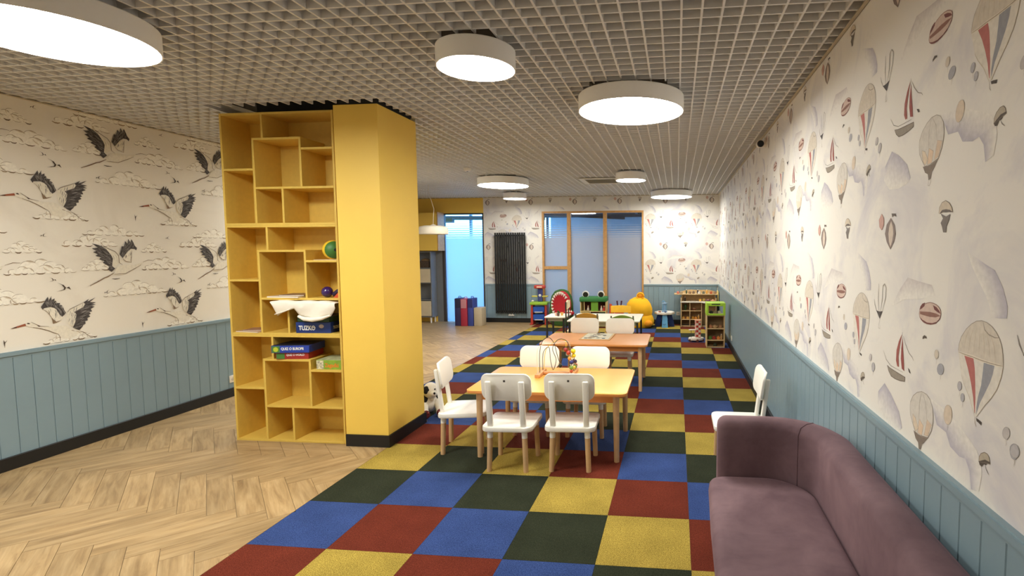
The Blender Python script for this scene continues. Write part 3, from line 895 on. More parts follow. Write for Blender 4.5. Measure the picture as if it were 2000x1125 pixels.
for i, (xx, yy, ln) in enumerate(((.21, 9.6, .58), (-.62, 9.75, .22), (1.75, 10.9, .3))):
    t_ = thing('strip_light', ['long white strip light behind the middle window pane', 'short white strip light behind the left window pane', 'white strip light behind the right window pane'][i], 'lamp', (xx, yy, 2.50), 0, 'strip lights in the hall')
    G().rbox(-ln / 2, ln / 2, -.06, .06, .012, .07, .006, 1).build('housing', M_WHITEWALL, t_)
    G().rbox(-ln / 2 + .01, ln / 2 - .01, -.05, .05, 0, .012, .004, 1).build('diffuser', M_TUBE, t_)
    G().cyl((-ln * .35, 0, .07), (-ln * .35, 0, .14), .004, n=6).build('rod', M_STEEL, t_); G().cyl((ln * .35, 0, .07), (ln * .35, 0, .14), .004, n=6).build('rod', M_STEEL, t_)

# ------------------------------------------------------------------ ceiling lamps
M_DRUM = mat('lamp_drum', (250, 249, 246), .55, nz=(3, .02))
M_DIFF = m_emit('lamp_diffuser', LAMP_RGB, LAMP)
M_DIFF2 = m_emit('lamp_diffuser_dimmed', LAMP_RGB, LAMP * .62)
M_DIFF3 = m_emit('lamp_diffuser_soft', LAMP_RGB, LAMP * .84)
def lamp(x, y, r, label, md=None):
    t_ = thing('ceiling_lamp', label, 'lamp', (x, y, 2.685), 0, 'round ceiling lamps')
    n = 48
    G().lathe([(r, 0), (r, .108), (r - .004, .113), (.02, .113)], n=n, cap=False).lathe([(r, 0), (r - .006, 0), (r - .010, .03), (r - .014, .034)], n=n, cap=False).build('drum', M_DRUM, t_)
    G().lathe([(r - .0145, .034), (r * .86, .016), (r * .5, .012), (.01, .012)], n=n, cap=False).map(lambda a, b, c: (a, b, c)).build('diffuser', md or M_DIFF, t_)
    g = G()
    for k in range(3):
        a = 2 * PI * k / 3 + .4
        g.cyl((r * .7 * math.cos(a), r * .7 * math.sin(a), .113), (r * .7 * math.cos(a), r * .7 * math.sin(a), .165), .006, n=8)
    g.build('mount', M_STEEL, t_)
    return t_
lamp(-.62, -.25, .40, 'large round drum lamp at the top left, nearest on the ceiling')
lamp(1.265, .395, .223, 'small round drum lamp between the yellow pillar and the large lamp over the sofa side')
lamp(2.07, 1.43, .40, 'large round drum lamp right of centre above the front table', M_DIFF3)
lamp(-.40, 5.66, .41, 'large round drum lamp nearest beyond the pillar, beside the smoke detector')
lamp(-.88, 7.75, .235, 'small round drum lamp furthest back, in front of the radiator wall')
lamp(1.725, 5.28, .23, 'small round drum lamp beside the air vent')
lamp(2.31, 7.85, .41, 'large round drum lamp at the back, right of the window', M_DIFF2)
lamp(-2.2, 4.1, .40, 'added large round drum lamp, unseen behind the bookcase')  # added out of view to light the back left of the room
lamp(-1.2, -2.7, .40, 'added large round drum lamp, unseen behind the viewpoint, near the stork wallpaper')  # added behind the camera to lift the ambient light

# ------------------------------------------------------------------ bookcase
M_CASE = mat('yellow_laminate', (218, 184, 84), .5, nz=(30, .035))
bc = thing('bookcase', 'tall yellow open bookcase of irregular compartments beside the pillar', 'bookcase', (0, 0, 0))
bx0, bx1, by0, by1, TH = -1.385, -.372, 1.45, 1.75, .018
MH = .929
def panel(n_, x0, x1, z0, z1, y0=by0, y1=by1 - .006):
    G().rbox(x0, x1, y0, y1, z0, z1, .0012, 1).build(n_, M_CASE, bc)
for k in range(3):
    b = k * MH
    panel('side_panel', bx0, bx0 + TH, b, b + MH); panel('side_panel', bx1 - TH, bx1, b, b + MH)
    panel('bottom_panel', bx0 + TH, bx1 - TH, b, b + TH); panel('top_panel', bx0 + TH, bx1 - TH, b + MH - TH, b + MH)
    panel('back_panel', bx0, bx1, b, b + MH, by1 - .006, by1)
    panel('divider', -1.015, -1.015 + TH, b + .722, b + MH - TH)
    panel('shelf', -1.102, -.664, b + .704, b + .722)
    panel('divider', -1.102, -1.102 + TH, b + TH, b + .704)
    panel('divider', -.682, -.664, b + .318, b + .704)
    panel('shelf', bx0 + TH, -1.102, b + .455, b + .473)
    panel('shelf', -.664, bx1 - TH, b + .617, b + .635)
    panel('shelf', -1.084, bx1 - TH, b + .300, b + .318)
    panel('divider', -.854, -.836, b + TH, b + .300)

# things on the bookcase
def board_game(name, label, cat, cx, cy, z, w, d, hh, rz, m_top, m_side, extra=None):
    o = thing(name, label, cat, (cx, cy, z), math.radians(rz))
    G().rbox(-w / 2, w / 2, -d / 2, d / 2, 0, hh, .0015, 1).build('box_body', m_side, o)
    G().box(-w / 2 + .002, w / 2 - .002, -d / 2 + .002, d / 2 - .002, hh, hh + .0012).build('lid_print', m_top, o)
    if extra:
        extra(o, -d / 2)
    return o
M_TXT = mat('white_print', (236, 236, 232), .5)
M_TXTO = mat('orange_print', (232, 128, 42), .5)
M_NAVY = mat('navy_card', (18, 48, 118), .45, nz=(9, .15)); M_DARK = mat('dark_card', (26, 28, 40), .45, nz=(14, .3)); M_RED = mat('red_card', (158, 40, 34), .5, nz=(10, .1))
M_GREENC = mat('lime_card', (134, 168, 52), .5, nz=(25, .15)); M_DKGREEN = mat('dark_green_card', (38, 66, 38), .5, nz=(20, .3)); M_BLUEC = mat('royal_blue_card', (34, 62, 160), .45, nz=(9, .1))
M_GREYC = mat('grey_card', (120, 122, 116), .6); M_PAPERW = mat('white_paper', (236, 230, 218), .7, nz=(5, .02)); M_LIMEDOT = mat('lime_print', (186, 196, 52), .5); M_GREENP = mat('green_print', (70, 120, 50), .5)
F_ROT = (PI / 2, 0, 0)
def ex_tuz(o, y):
    text('TUZKO', .052, M_TXT, o, (-.125, y - .0008, .042), F_ROT, bold=.0018, ax=.8)
    G().box(-.008, .020, y - .0012, y, .044, .05).build('print_mark', M_TXT, o)
    G().ball((.07, y, .058), (.022, .0015, .017), 12, 6).build('print_mark', mat('pale_print', (176, 160, 150), .6), o)
    text('TUZKO', .034, M_TXT, o, (.151, -.09, .042), (PI / 2, 0, PI / 2), bold=.001, ax=.8)
board_game('board_game', 'navy board game box lettered in white on the middle bookcase floor', 'board game', -.645, 1.59, MH + TH, .30, .25, .092, 4, M_DARK, M_NAVY, ex_tuz)
board_game('board_game', 'dark green game box lying on the navy one under the white cloth', 'board game', -.64, 1.60, MH + TH + .0935, .30, .24, .045, -3, M_GREYC, M_DKGREEN)
zq = .722
def ex_q1(o, y):
    G().box(-.15, -.085, y - .0012, y, .004, .058).build('print_panel', M_GREENP, o)
    G().cyl((-.118, y - .0022, .03), (-.118, y, .03), .020, n=20).build('print_mark', M_LIMEDOT, o)
    text('QUIZ O EUROPE', .030, M_TXT, o, (-.075, y - .0008, .034), F_ROT, bold=.001, ax=.83)
def ex_q2(o, y):
    G().box(-.13, -.062, y - .0012, y, .004, .05).build('print_panel', M_GREENP, o)
    text('QUIZ O WORLD', .024, M_TXT, o, (-.048, y - .0008, .036), F_ROT, bold=.0006, ax=.83)
board_game('board_game', 'red and green quiz box under the blue quiz box', 'board game', -.852, 1.575, zq, .27, .24, .056, 9, M_GREYC, M_RED, ex_q2)
board_game('board_game', 'blue quiz box with a lime dot on top of the red one', 'board game', -.855, 1.565, zq + .0575, .31, .255, .062, 9, M_DARK, M_BLUEC, ex_q1)
def ex_z(o, y):
    G().box(-.118, -.055, y - .0012, y, .003, .076).build('print_panel', mat('zebra_print', (196, 190, 160), .6, nz=(60, .6)), o)
    text('Zagadki', .046, M_TXTO, o, (-.045, y - .0008, .034), F_ROT, bold=.001, ax=.85)
board_game('board_game', 'lime green board game box with orange lettering on the lowest short shelf', 'board game', -.512, 1.585, .635, .24, .22, .08, 2, mat('pale_green_card', (176, 182, 140), .5, nz=(30, .3)), M_GREENC, ex_z)
# loose books and papers
def thin_book(label, cx, cy, z, w, d, hh, rz, rgb, cover=(222, 206, 182)):
    o = thing('thin_book', label, 'book', (cx, cy, z), math.radians(rz))
    G().box(-w / 2, w / 2, -d / 2, d / 2, .001, hh - .001).build('pages', M_PAPERW, o)
    mc = mat('cover_%d_%d_%d' % rgb, rgb, .5, nz=(12, .15))
    G().box(-w / 2 - .002, w / 2 + .002, -d / 2 - .002, d / 2 + .002, hh - .001, hh + .0005).build('cover', mc, o)
    G().box(-w / 2 - .002, w / 2 + .002, -d / 2 - .002, d / 2 + .002, 0, .001).build('cover', mc, o)
zs = MH + .318
thin_book('lower flat book with a pale cover on the shelf above the white cloth', -.885, 1.555, zs, .30, .21, .012, -4, (206, 184, 150))
thin_book('upper flat book with a brown cover on the shelf above the white cloth', -.85, 1.585, zs + .013, .21, .20, .008, 7, (122, 92, 70))
thin_book('lower thin book in the left compartment beside the white cloth', -1.235, 1.545, MH + TH, .235, .17, .008, -8, (190, 160, 134))
thin_book('upper thin book in the left compartment beside the white cloth', -1.215, 1.575, MH + TH + .009, .20, .16, .006, 14, (150, 112, 92))
thin_book('pale flat booklet under the green and yellow ball', -.50, 1.52, MH + .635, .20, .12, .004, 3, (226, 204, 168))
# crumpled white cloth hanging over the shelf edge
def cloth():
    top = [(-.975, 1.224), (-.90, 1.228), (-.80, 1.226), (-.70, 1.225), (-.62, 1.226), (-.55, 1.225), (-.48, 1.222), (-.42, 1.218), (-.395, 1.205)]
    bot = [(-.945, 1.185), (-.915, 1.10), (-.84, 1.135), (-.755, 1.165), (-.705, 1.085), (-.62, 1.072), (-.515, 1.082), (-.44, 1.10), (-.392, 1.165)]
    n, m = 33, 14
    def lerp(A, t):
        k = min(int(t * (len(A) - 1)), len(A) - 2); f = t * (len(A) - 1) - k
        f = f * f * (3 - 2 * f)
        return tuple(A[k][j] + (A[k + 1][j] - A[k][j]) * f for j in range(2))
    vs = []
    for i in range(n):
        t = i / (n - 1)
        a, b_ = lerp(top, t), lerp(bot, t)
        for j in range(m):
            s = j / (m - 1)
            y = 1.66 - .25 * min(1, s * 2.0) if s < .5 else 1.41 - .012 * math.sin((s - .5) * 2 * PI)
            y += .008 * math.sin(t * 17 + s * 5) * s
            z = a[1] if s < .5 else a[1] + (b_[1] - a[1]) * ((s - .5) * 2) ** 1.25
            x = a[0] + (b_[0] - a[0]) * max(0, (s - .5) * 2)
            y = max(y, 1.375)
            z += .004 * math.sin(t * 23 + s * 9) - .012 * max(0, .5 - s)
            vs.append((x, y, z))
    fs = [[i * m + j, i * m + j + 1, (i + 1) * m + j + 1, (i + 1) * m + j] for i in range(n - 1) for j in range(m - 1)]
    g = G().add(vs, fs)
    o = g.build('folded_cloth', mat('white_cloth', (238, 232, 218), .85, nz=(8, .03)), sharp=80)
    md = o.modifiers.new('thickness', 'SOLIDIFY'); md.thickness = .0025; md.offset = -1
    mc = mat('white_cloth', (238, 232, 218), .85)
    G().tube([(-.715, 1.40, 1.098), (-.66, 1.392, 1.078), (-.58, 1.388, 1.072), (-.50, 1.39, 1.084), (-.43, 1.398, 1.108)], [.010, .017, .019, .016, .008], 10).build('rolled_hem', mc, o)
    G().tube([(-.93, 1.402, 1.112), (-.86, 1.40, 1.132), (-.79, 1.404, 1.156)], [.003, .007, .003], 8).build('fold', mc, o)
    tag(o, 'crumpled white cloth hanging out of the bookcase over the game boxes', 'cloth')
cloth()
# balls
def seam_ball(label, c, r, m1, m2, tilt):
    o = thing('ball', label, 'ball', (c[0], c[1], c[2]), 0)
    G().ball((0, 0, 0), r, 24, 14).rot(90, 'x').build('ball_shell', m1, o)
    if m2:
        cap_ = [(math.sin(a) * r * 1.006, math.cos(a) * r * 1.006) for a in [PI * q / 40 for q in range(0, 15)]]
        cap_[0] = (.0005, r * 1.006)
        G().lathe(cap_, n=24, cap=False).rot(90, 'x').rot(tilt, 'z').build('ball_panel', m2, o)
        G().lathe([(.0005, r * 1.012), (.012, r * 1.008), (.013, r * 1.0)], n=12, cap=False).rot(90, 'x').rot(tilt, 'z').build('valve', M_DARK, o)
seam_ball('yellow ball with a green panel on the middle bookcase shelf', (-.473, 1.53, MH + .635 + .0045 + .081), .081, mat('ball_yellow', (232, 190, 44), .5), mat('ball_green', (62, 112, 46), .5), 48)
seam_ball('small glossy purple ball in the compartment below the green one', (-.532, 1.515, zs + .0465), .046, mat('ball_purple', (52, 26, 92), .22, coat=.5), None, 0)
o = thing('toy_shuttle', 'small dark toy with orange fins beside the purple ball', 'toy', (-.435, 1.52, zs))
G().tube([(-.045, 0, .022), (.0, .0, .05), (.035, .01, .078)], [.018, .022, .012], 12).build('body', mat('dark_violet', (40, 26, 60), .4), o)
for k, (a, b_) in enumerate((((-.03, -.02), (.03, -.03)), ((-.01, .0), (.04, .005)))):
    G().prism([(a[0], 0), (b_[0], 0), (b_[0] + .002, .06), (b_[0] - .02, .04)], a[1] - .004, a[1] + .004, 'y').build('fin', mat('toy_orange', (206, 84, 42), .45), o)

# ------------------------------------------------------------------ tables
M_TOP = mat('orange_tabletop', (236, 174, 84), .34, nz=(3, .03))
M_TOP2 = mat('deep_orange_tabletop', (228, 154, 86), .34, nz=(3, .03))
M_EDGE = mat('orange_edge', (222, 146, 74), .45)
M_BEECH = mat('beech', (208, 170, 124), .5, nz=(14, .06))
def table(label, cx, cy, w, d, mt):
    o = thing('play_table', label, 'table', (cx, cy, .0005), 0, 'orange play tables')
    G().rplate(-w / 2, w / 2, -d / 2, d / 2, .548, .553, .055, .002).build('tabletop', mt, o)
    G().rplate(-w / 2, w / 2, -d / 2, d / 2, .530, .548, .055, .003).build('edge_band', M_EDGE, o)
    lx, ly = w / 2 - .085, d / 2 - .075
    for sx in (-1, 1):
        for sy in (-1, 1):
            G().cyl((sx * lx, sy * ly, 0), (sx * (lx - .004), sy * (ly - .004), .530), .0205, .026, 18).build('leg', M_BEECH, o)
    for sy in (-1, 1):
        G().rbox(-lx + .02, lx - .02, sy * (ly - .004) - .011, sy * (ly - .004) + .011, .465, .529, .002, 1).build('apron', M_EDGE, o)
    for sx in (-1, 1):
        G().rbox(sx * (lx - .004) - .011, sx * (lx - .004) + .011, -ly + .02, ly - .02, .465, .529, .002, 1).build('apron', M_EDGE, o)
    return o
table('nearer orange play table with the wire bead maze on it', 1.415, 1.64, 1.265, .83, M_TOP)
table('farther orange play table with the picture board on it', 1.455, 3.62, 1.27, .80, M_TOP2)

# ------------------------------------------------------------------ white children's chairs
M_CHAIR = mat('white_lacquer', (242, 239, 229), .4, nz=(3, .015))
M_CHBACK = M_CHAIR
def make_chair():
    o = thing('child_chair', '', 'chair', (0, 0, 0), 0, 'white wooden children chairs')
    G().rplate(-.19, .19, -.185, .195, .306, .336, .055, .007).map(lambda x, y, z: (x * (1 + .06 * (y + .18)), y, z + (.007 if z > .33 else .0) * min(1, (abs(x) / .17) ** 4 + max(0, -y - .1) * 2))).build('seat', M_CHAIR, o)
    # back rest: rounded plate bent in plan, with a dip along its top edge
    g = G().rplate(-.187, .187, .536, .745, -.0095, .0095, .062, .004, 7)
    def bend(x, z, t):
        if z > .70:
            z -= .010 * math.cos(x / .187 * PI * .5) ** 2 * ((z - .70) / .045)
        return (x, -.165 - t + .9 * x * x - (z - .536) * .14 , z)
    g.map(bend)
    b = g.build('backrest', M_CHAIR, o, sharp=50)
    G().box(-.008, .008, -.0125, -.0115, -.008, .008).map(lambda x, y, z: (x, -.165 - .0105 + y * .1 - .16 * .14 + z * -.14, .693 + z)).build('maker_badge', mat('badge_grey', (70, 68, 62), .5), b)
    for sx in (-1, 1):
        p = G().rbox(-.021, .021, -.015, .015, .330, .69, .008, 3)
        p.map(lambda x, y, z: (x + sx * .124, y - .1645 + .9 * .0155 - .0245 - (z - .536) * .14 if z > .45 else y - .1645 + .014 - .0245 + .012 - (z - .45) * .10 + (.45 - z) * 0, z)).build('back_post', M_CHAIR, o)
        for zz in (.585, .65):
            G().cyl((sx * .124, -.165 + .9 * .0154 - (zz - .536) * .14 + .0085, zz), (sx * .124, -.165 + .9 * .0154 - (zz - .536) * .14 + .0115, zz), .0045, n=8).build('screw', M_STEEL, b)
    for sx, sy, kx, ky in ((-1, -1, .139, .155), (1, -1, .139, .155), (-1, 1, .154, .155), (1, 1, .154, .155)):
        top = Vector((sx * (kx - .010), sy * (ky - .010), .306)); bot = Vector((sx * kx, sy * ky, 0))
        mid = bot.lerp(top, .255 / .306)
        l_ = G().cyl(bot, mid, .0185, .0205, 18).build('leg', M_BEECH, o)
        G().cyl(mid, top, .0212, .0218, 18).build('leg_cap', M_CHAIR, l_)
    return o
CH = [((1.172, 1.206), 1.5, 'left of the two white chairs seen from behind at the nearer table'),
      ((1.632, 1.248), 2.5, 'right of the two white chairs seen from behind at the nearer table'),
      ((.672, 1.487), -78.5, 'white chair turned sideways at the left end of the nearer table by the pillar'),
      ((1.147, 1.937), 180, 'left white chair across the nearer table, behind the wire bead maze'),
      ((1.622, 1.937), 180, 'right white chair across the nearer table, behind the wire bead maze'),
      ((2.893, 1.358), 90, 'white chair standing alone against the right wall behind the sofa'),
      ((1.22, 3.905), 180, 'left white chair at the far side of the farther orange table'),
      ((1.687, 3.905), 180, 'right white chair at the far side of the farther orange table')]
proto = make_chair()
for i, ((x, y), rz, lb) in enumerate(CH):
    o = proto if i == 0 else copy_tree(proto)
    o.location = (x, y, .0005); o.rotation_euler.z = math.radians(rz); o['label'] = lb

# ------------------------------------------------------------------ bead maze and picture board
mz = thing('bead_maze', 'wire bead maze toy on a small wooden base on the nearer table', 'toy', (1.385, 1.79, .5535))
M_RAW = mat('raw_pine', (206, 148, 96), .5, nz=(20, .1))
for n_, b in (('base_bar', (-.165, -.12, -.14, .10, 0, .03)), ('base_bar', (.115, .16, -.10, .14, 0, .03)), ('base_bar', (-.12, .115, -.02, .02, .004, .026))):
    G().rbox(*b, .004, 1).build(n_, M_RAW, mz)
def wire(pts, r, m):
    P = [Vector(p) for p in pts]
    out = []
    for i in range(len(P) - 1):
        p0, p1, p2, p3 = P[max(i - 1, 0)], P[i], P[i + 1], P[min(i + 2, len(P) - 1)]
        for k in range(8):
            t = k / 8
            out.append(.5 * ((2 * p1) + (-p0 + p2) * t + (2 * p0 - 5 * p1 + 4 * p2 - p3) * t * t + (-p0 + 3 * p1 - 3 * p2 + p3) * t ** 3))
    out.append(P[-1])
    return G().tube(out, r, 6).build('wire', m, mz)
M_WB = mat('wire_dark', (44, 48, 44), .4); M_WW = mat('wire_white', (226, 220, 200), .4); M_WY = mat('wire_yellow', (232, 200, 70), .4)
wire([(-.14, -.06, .03), (-.14, -.055, .2), (-.12, -.03, .30), (-.07, 0, .325), (-.03, .02, .27), (-.01, .03, .18), (.02, .03, .10), (.05, .02, .17), (.055, 0, .24), (.14, .02, .22), (.14, .03, .03)], .0028, M_WB)
wire([(-.14, .04, .03), (-.135, .04, .18), (-.08, .03, .235), (-.06, .0, .13), (-.03, -.03, .05), (0, -.04, .14), (-.03, -.04, .24), (.02, -.03, .315), (.09, -.02, .30), (.125, -.03, .20), (.135, -.05, .03)], .0028, M_WB)
wire([(-.145, -.11, .03), (-.15, -.10, .22), (-.12, -.06, .27), (-.04, -.02, .275), (.06, 0, .29), (.10, .05, .27), (.10, .08, .15), (.14, .09, .03)], .0028, M_WW)
wire([(-.14, .08, .03), (-.12, .08, .20), (-.02, .07, .29), (.06, .06, .29), (.075, .05, .2), (.135, .06, .12), (.14, .12, .03)], .003, M_WY)
BD = [((.02, .03, .072), .018, (30, 40, 34)), ((.105, -.02, .20), .020, (178, 62, 44)), ((.08, -.02, .225), .018, (150, 44, 40)), ((.137, .025, .205), .022, (226, 216, 40)), ((.14, .03, .165), .019, (236, 220, 50)), ((.136, -.045, .12), .018, (40, 46, 110)),
      ((.14, .03, .115), .019, (60, 34, 70)), ((.14, .09, .10), .018, (34, 44, 92)), ((.135, -.05, .075), .018, (120, 150, 60)), ((.14, .03, .06), .018, (206, 196, 70)), ((.14, .09, .055), .018, (92, 130, 62)), ((.135, -.05, .048), .015, (196, 92, 60)), ((.118, -.04, .155), .016, (230, 150, 60)), ((.14, .12, .06), .016, (170, 60, 44))]
for k, (c, r, rgb) in enumerate(BD):
    G().ball(c, r, 14, 8).build('bead', mat('bead_%d_%d_%d' % rgb, rgb, .35), mz)
M_PBRD = mat('board_plywood', (206, 166, 112), .55, nz=(12, .1))
pb = thing('picture_board', 'flat wooden picture board with animal shapes on the farther table', 'puzzle', (1.44, 3.745, .5535), math.radians(-2))
G().rbox(-.19, .19, -.24, .24, 0, .008, .002, 1).build('board', M_PBRD, pb)
G().box(-.165, .165, -.215, .215, .008, .0088).build('picture', mat('picture_ground', (206, 200, 178), .6, nz=(16, .12)), pb)
rr = random.Random(3)
for k in range(16):
    cx, cy = rr.uniform(-.13, .13), rr.uniform(-.18, .18)
    ps = [(cx + rr.uniform(.012, .034) * math.cos(a), cy + rr.uniform(.015, .045) * math.sin(a)) for a in [2 * PI * q / 8 for q in range(8)]]
    G().prism(ps, .0088, .0098 + .0002 * k).build('puzzle_piece', mat('piece_%d' % (k % 5), [(112, 116, 108), (150, 128, 96), (84, 92, 84), (176, 168, 140), (128, 110, 104)][k % 5], .6), pb)

# ------------------------------------------------------------------ sofa
def m_velvet():
    t = NT('mauve_velvet')
    geo = t.n('NewGeometry')
    n1 = t.n('TexNoise', {'Vector': geo.outputs['Position'], 'Scale': 3.2, 'Detail': 5.0, 'Roughness': .6, 'Distortion': .35})
    mp = t.n('Mapping', {'Vector': geo.outputs['Position'], 'Scale': (9.0, 24.0, 12.0)})
    n2 = t.n('TexNoise', {'Vector': mp.outputs[0], 'Scale': 1.4, 'Detail': 3.0})
    c = t.mix(t.n('MapRange', {0: n1.outputs[0], 1: .32, 2: .68, 3: 0., 4: 1.}).outputs[0], lin((100, 78, 84)), lin((130, 105, 110)))
    c = t.mix(.35, c, t.n('MapRange', {0: n2.outputs[0], 1: .2, 2: .45, 3: .72, 4: 1.04}).outputs[0], 'MULTIPLY')
    p = t.n('BsdfPrincipled', {'Base Color': c, 'Roughness': .8, 'Specular IOR Level': .15, 'Sheen Weight': .5, 'Sheen Roughness': .4, 'Sheen Tint': lin((150, 122, 128))})
    n3 = t.n('TexNoise', {'Vector': geo.outputs['Position'], 'Scale': 420.0})
    b = t.n('Bump', {'Height': n3.outputs[0], 'Strength': .15, 'Distance': .002})
    t.link(b.outputs[0], p.inputs['Normal'])
    return t.done(p)
M_VEL = m_velvet()
sofa = thing('sofa', 'mauve velvet sofa with a curved back along the right wall', 'sofa', (0, 0, .0005))
yF, yN = .375, -1.56            # far and near outer ends
def path(x_arm, x_back, y_far, y_near, r, n=10, na=6, nb=12):
    """plan curve: far arm front -> corner -> along the wall -> corner -> near arm front"""
    P = [(x_arm + (x_back - r - x_arm) * k / na, y_far) for k in range(na)]
    P += [(x_back - r + r * math.sin(a), y_far - r + r * math.cos(a)) for a in [PI / 2 * k / n for k in range(n + 1)]]
    P += [(x_back, (y_far - r) + ((y_near + r) - (y_far - r)) * k / nb) for k in range(1, nb)]
    P += [(x_back - r + r * math.cos(a), y_near + r - r * math.sin(a)) for a in [PI / 2 * k / n for k in range(n + 1)]]
    P += [(x_back - r + (x_arm - x_back + r) * k / na, y_near) for k in range(1, na + 1)]
    return P
OUT = path(2.70, 3.292, yF, yN, .36)
INN = path(2.70, 3.13, yF - .115, yN + .115, .235)
rings = []
zb, ztp = .07, .705
N_ = len(OUT)
for i in range(N_):
    o_, i_ = Vector((*OUT[i], 0)), Vector((*INN[i], 0))
    d = i_ - o_; wd = d.length; d.normalize()
    j = min(i, N_ - 1 - i)
    ring = []
    for s, z in [(0.02, zb), (0, zb + .03), (0, .3), (0, ztp - .05), (.10, ztp - .016), (.28, ztp), (.6, ztp), (.86, ztp - .014), (.985, ztp - .05), (1, .5), (1, .25), (.98, zb)]:
        ring.append(o_ + d * wd * s + Vector((0, 0, z)))
    rings.append(ring)
def endcap(ring, dirx):
    """round the arm front"""
    c = sum(ring, Vector()) / len(ring)
    res = []
    for q in (.0, .35, .7, .92, 1.0):
        a = math.asin(q)
        sh = .05 * math.sin(a) * dirx
        k = 1 - math.cos(a)
        new = []
        for p in ring:
            v = p.copy()
            v.y += (c.y - v.y) * k * .55
            if v.z > .5:
                v.z -= .045 * k * (1 if v.z > .6 else .4)
            v.x += sh
            new.append(v)
        res.append(new)
    return res
rings = endcap(rings[0], -1)[::-1] + rings[1:-1] + endcap(rings[-1], -1)
G().loft(rings).build('backrest_shell', M_VEL, sofa, sharp=60)
# piping where arm and back are sewn together
k0 = 6 + 5
for i in (k0, N_ - 1 - k0):
    o_, i_ = Vector((*OUT[i], 0)), Vector((*INN[i], 0)); d = i_ - o_; wd = d.length; d.normalize()
    G().tube([o_ + d * wd * s + Vector((0, 0, z)) for s, z in [(.0, ztp - .05), (.10, ztp - .016), (.28, ztp), (.6, ztp), (.86, ztp - .014), (.985, ztp - .05), (1, .5), (1, .38)]], .0035, 6).build('piping', M_VEL, sofa)
# seat: plan follows the inside of the shell, front edge forward of the arms
seat_in = path(2.60, 3.126, yF - .119, yN + .119, .23, 10, 3, 8)
def inset(P, k):
    c = (2.86, (yF + yN) / 2)
    res = []
    for x, y in P:
        dx = k * max(-1, min(1, (x - c[0]) / .2)); dy = k * max(-1, min(1, (y - c[1]) / .6))
        res.append((x - dx, y - dy))
    return res
# rounded front corners
SP = []
for x, y in seat_in:
    SP.append((x, y))
rc = .07
front = [(2.60 + rc - rc * math.sin(a), yN + .119 + rc - rc * math.cos(a)) for a in [PI / 2 * k / 5 for k in range(6)]] + [(2.585, yN + .5), (2.58, -.6), (2.585, yF - .6)] + [(2.60 + rc - rc * math.cos(a), yF - .119 - rc + rc * math.sin(a)) for a in [PI / 2 * k / 5 for k in range(6)]]
SP = [p for p in SP if p[0] > 2.60 + rc] + front
lev = [(.035, .06), (.03, .085), (.012, .20), (.0, .30), (-.004, .335), (0, .372), (.008, .388), (.022, .397), (.045, .401)]
G().loft([[(x, y, z) for x, y in inset(SP, k)] for k, z in lev]).build('seat', M_VEL, sofa, sharp=60)
for x, y in ((2.72, .2), (2.72, -1.38), (3.18, .2), (3.18, -1.38)):
    G().cyl((x, y, 0), (x, y, .075), .018, .024, 14).build('leg', M_BLACK, sofa)

# ------------------------------------------------------------------ white tables and coloured chairs at the back
M_WTOP = mat('white_tabletop', (232, 226, 208), .4); M_DLEG = mat('dark_metal_leg', (46, 46, 46), .45)
def white_table(label, x0, x1, y0, y1, zt_):
    o = thing('white_table', label, 'table', ((x0 + x1) / 2, (y0 + y1) / 2, .0005))
    a, b = (x1 - x0) / 2, (y1 - y0) / 2
    G().rplate(-a, a, -b, b, zt_ - .022, zt_, .03, .004).build('tabletop', M_WTOP, o)
    for sx in (-1, 1):
        for sy in (-1, 1):
            G().rbox(sx * (a - .04) - .015, sx * (a - .04) + .015, sy * (b - .04) - .015, sy * (b - .04) + .015, 0, zt_ - .022, .003, 1).build('leg', M_DLEG, o)
    for sy in (-1, 1):
        G().box(-a + .055, a - .055, sy * (b - .04) - .008, sy * (b - .04) + .008, zt_ - .075, zt_ - .022).build('apron', mat('grey_apron', (170, 164, 140), .6), o)
    return o
white_table('long white table with dark legs behind the coloured chairs', .655, 1.835, 5.52, 6.50, .50)
white_table('small white side table by the beige-backed chair', .17, .54, 5.95, 6.47, .50)
def back_chair(label, x, y, rz, rgb, post, top, arch):
    o = thing('school_chair', label, 'chair', (x, y, .0005), math.radians(rz), 'chairs around the white tables')
    mb = mat('chair_%d_%d_%d' % rgb, rgb, .45, nz=(10, .05)); mp_ = mat('chairpost_%d_%d_%d' % post, post, .5)
    G().rplate(-.17, .17, -.165, .165, .285, .303, .03, .004).build('seat', mb, o)
    n = 12
    poly = [(-.185, top - .13), (.185, top - .13)] + [(.185 - .37 * k / n, top - arch + arch * math.sin(PI * k / n)) for k in range(n + 1)]
    g = G().prism(poly, -.172, -.156, 'y').map(lambda x_, y_, z_: (x_, y_ + .5 * x_ * x_, z_))
    g.build('backrest', mb, o)
    for sx in (-1, 1):
        G().tube([(sx * .165, -.175, 0), (sx * .165, -.165, .3), (sx * .172, -.168, top - .012)], .012, 10).build('rear_leg', mp_, o)
        G().tube([(sx * .155, .15, 0), (sx * .150, .145, .285)], .012, 10).build('front_leg', mp_, o)
    return o
back_chair('chair with an orange arched back at the white table', 1.02, 5.47, 0, (226, 168, 66), (130, 120, 88), .655, .045)
back_chair('chair with a green arched back at the white table', 1.58, 5.47, 0, (140, 172, 66), (106, 114, 78), .625, .055)
back_chair('chair with a bright yellow back on the far side of the white table', 1.405, 6.58, 180, (246, 190, 46), (196, 150, 50), .622, .012)
back_chair('beige-backed chair with dark posts at the left end of the white table', .765, 5.85, -85, (228, 210, 172), (54, 54, 48), .80, .012)
o = thing('toy_tea_set', 'small white and orange toy cups on the little white table', 'toy', (.34, 6.12, .5005))
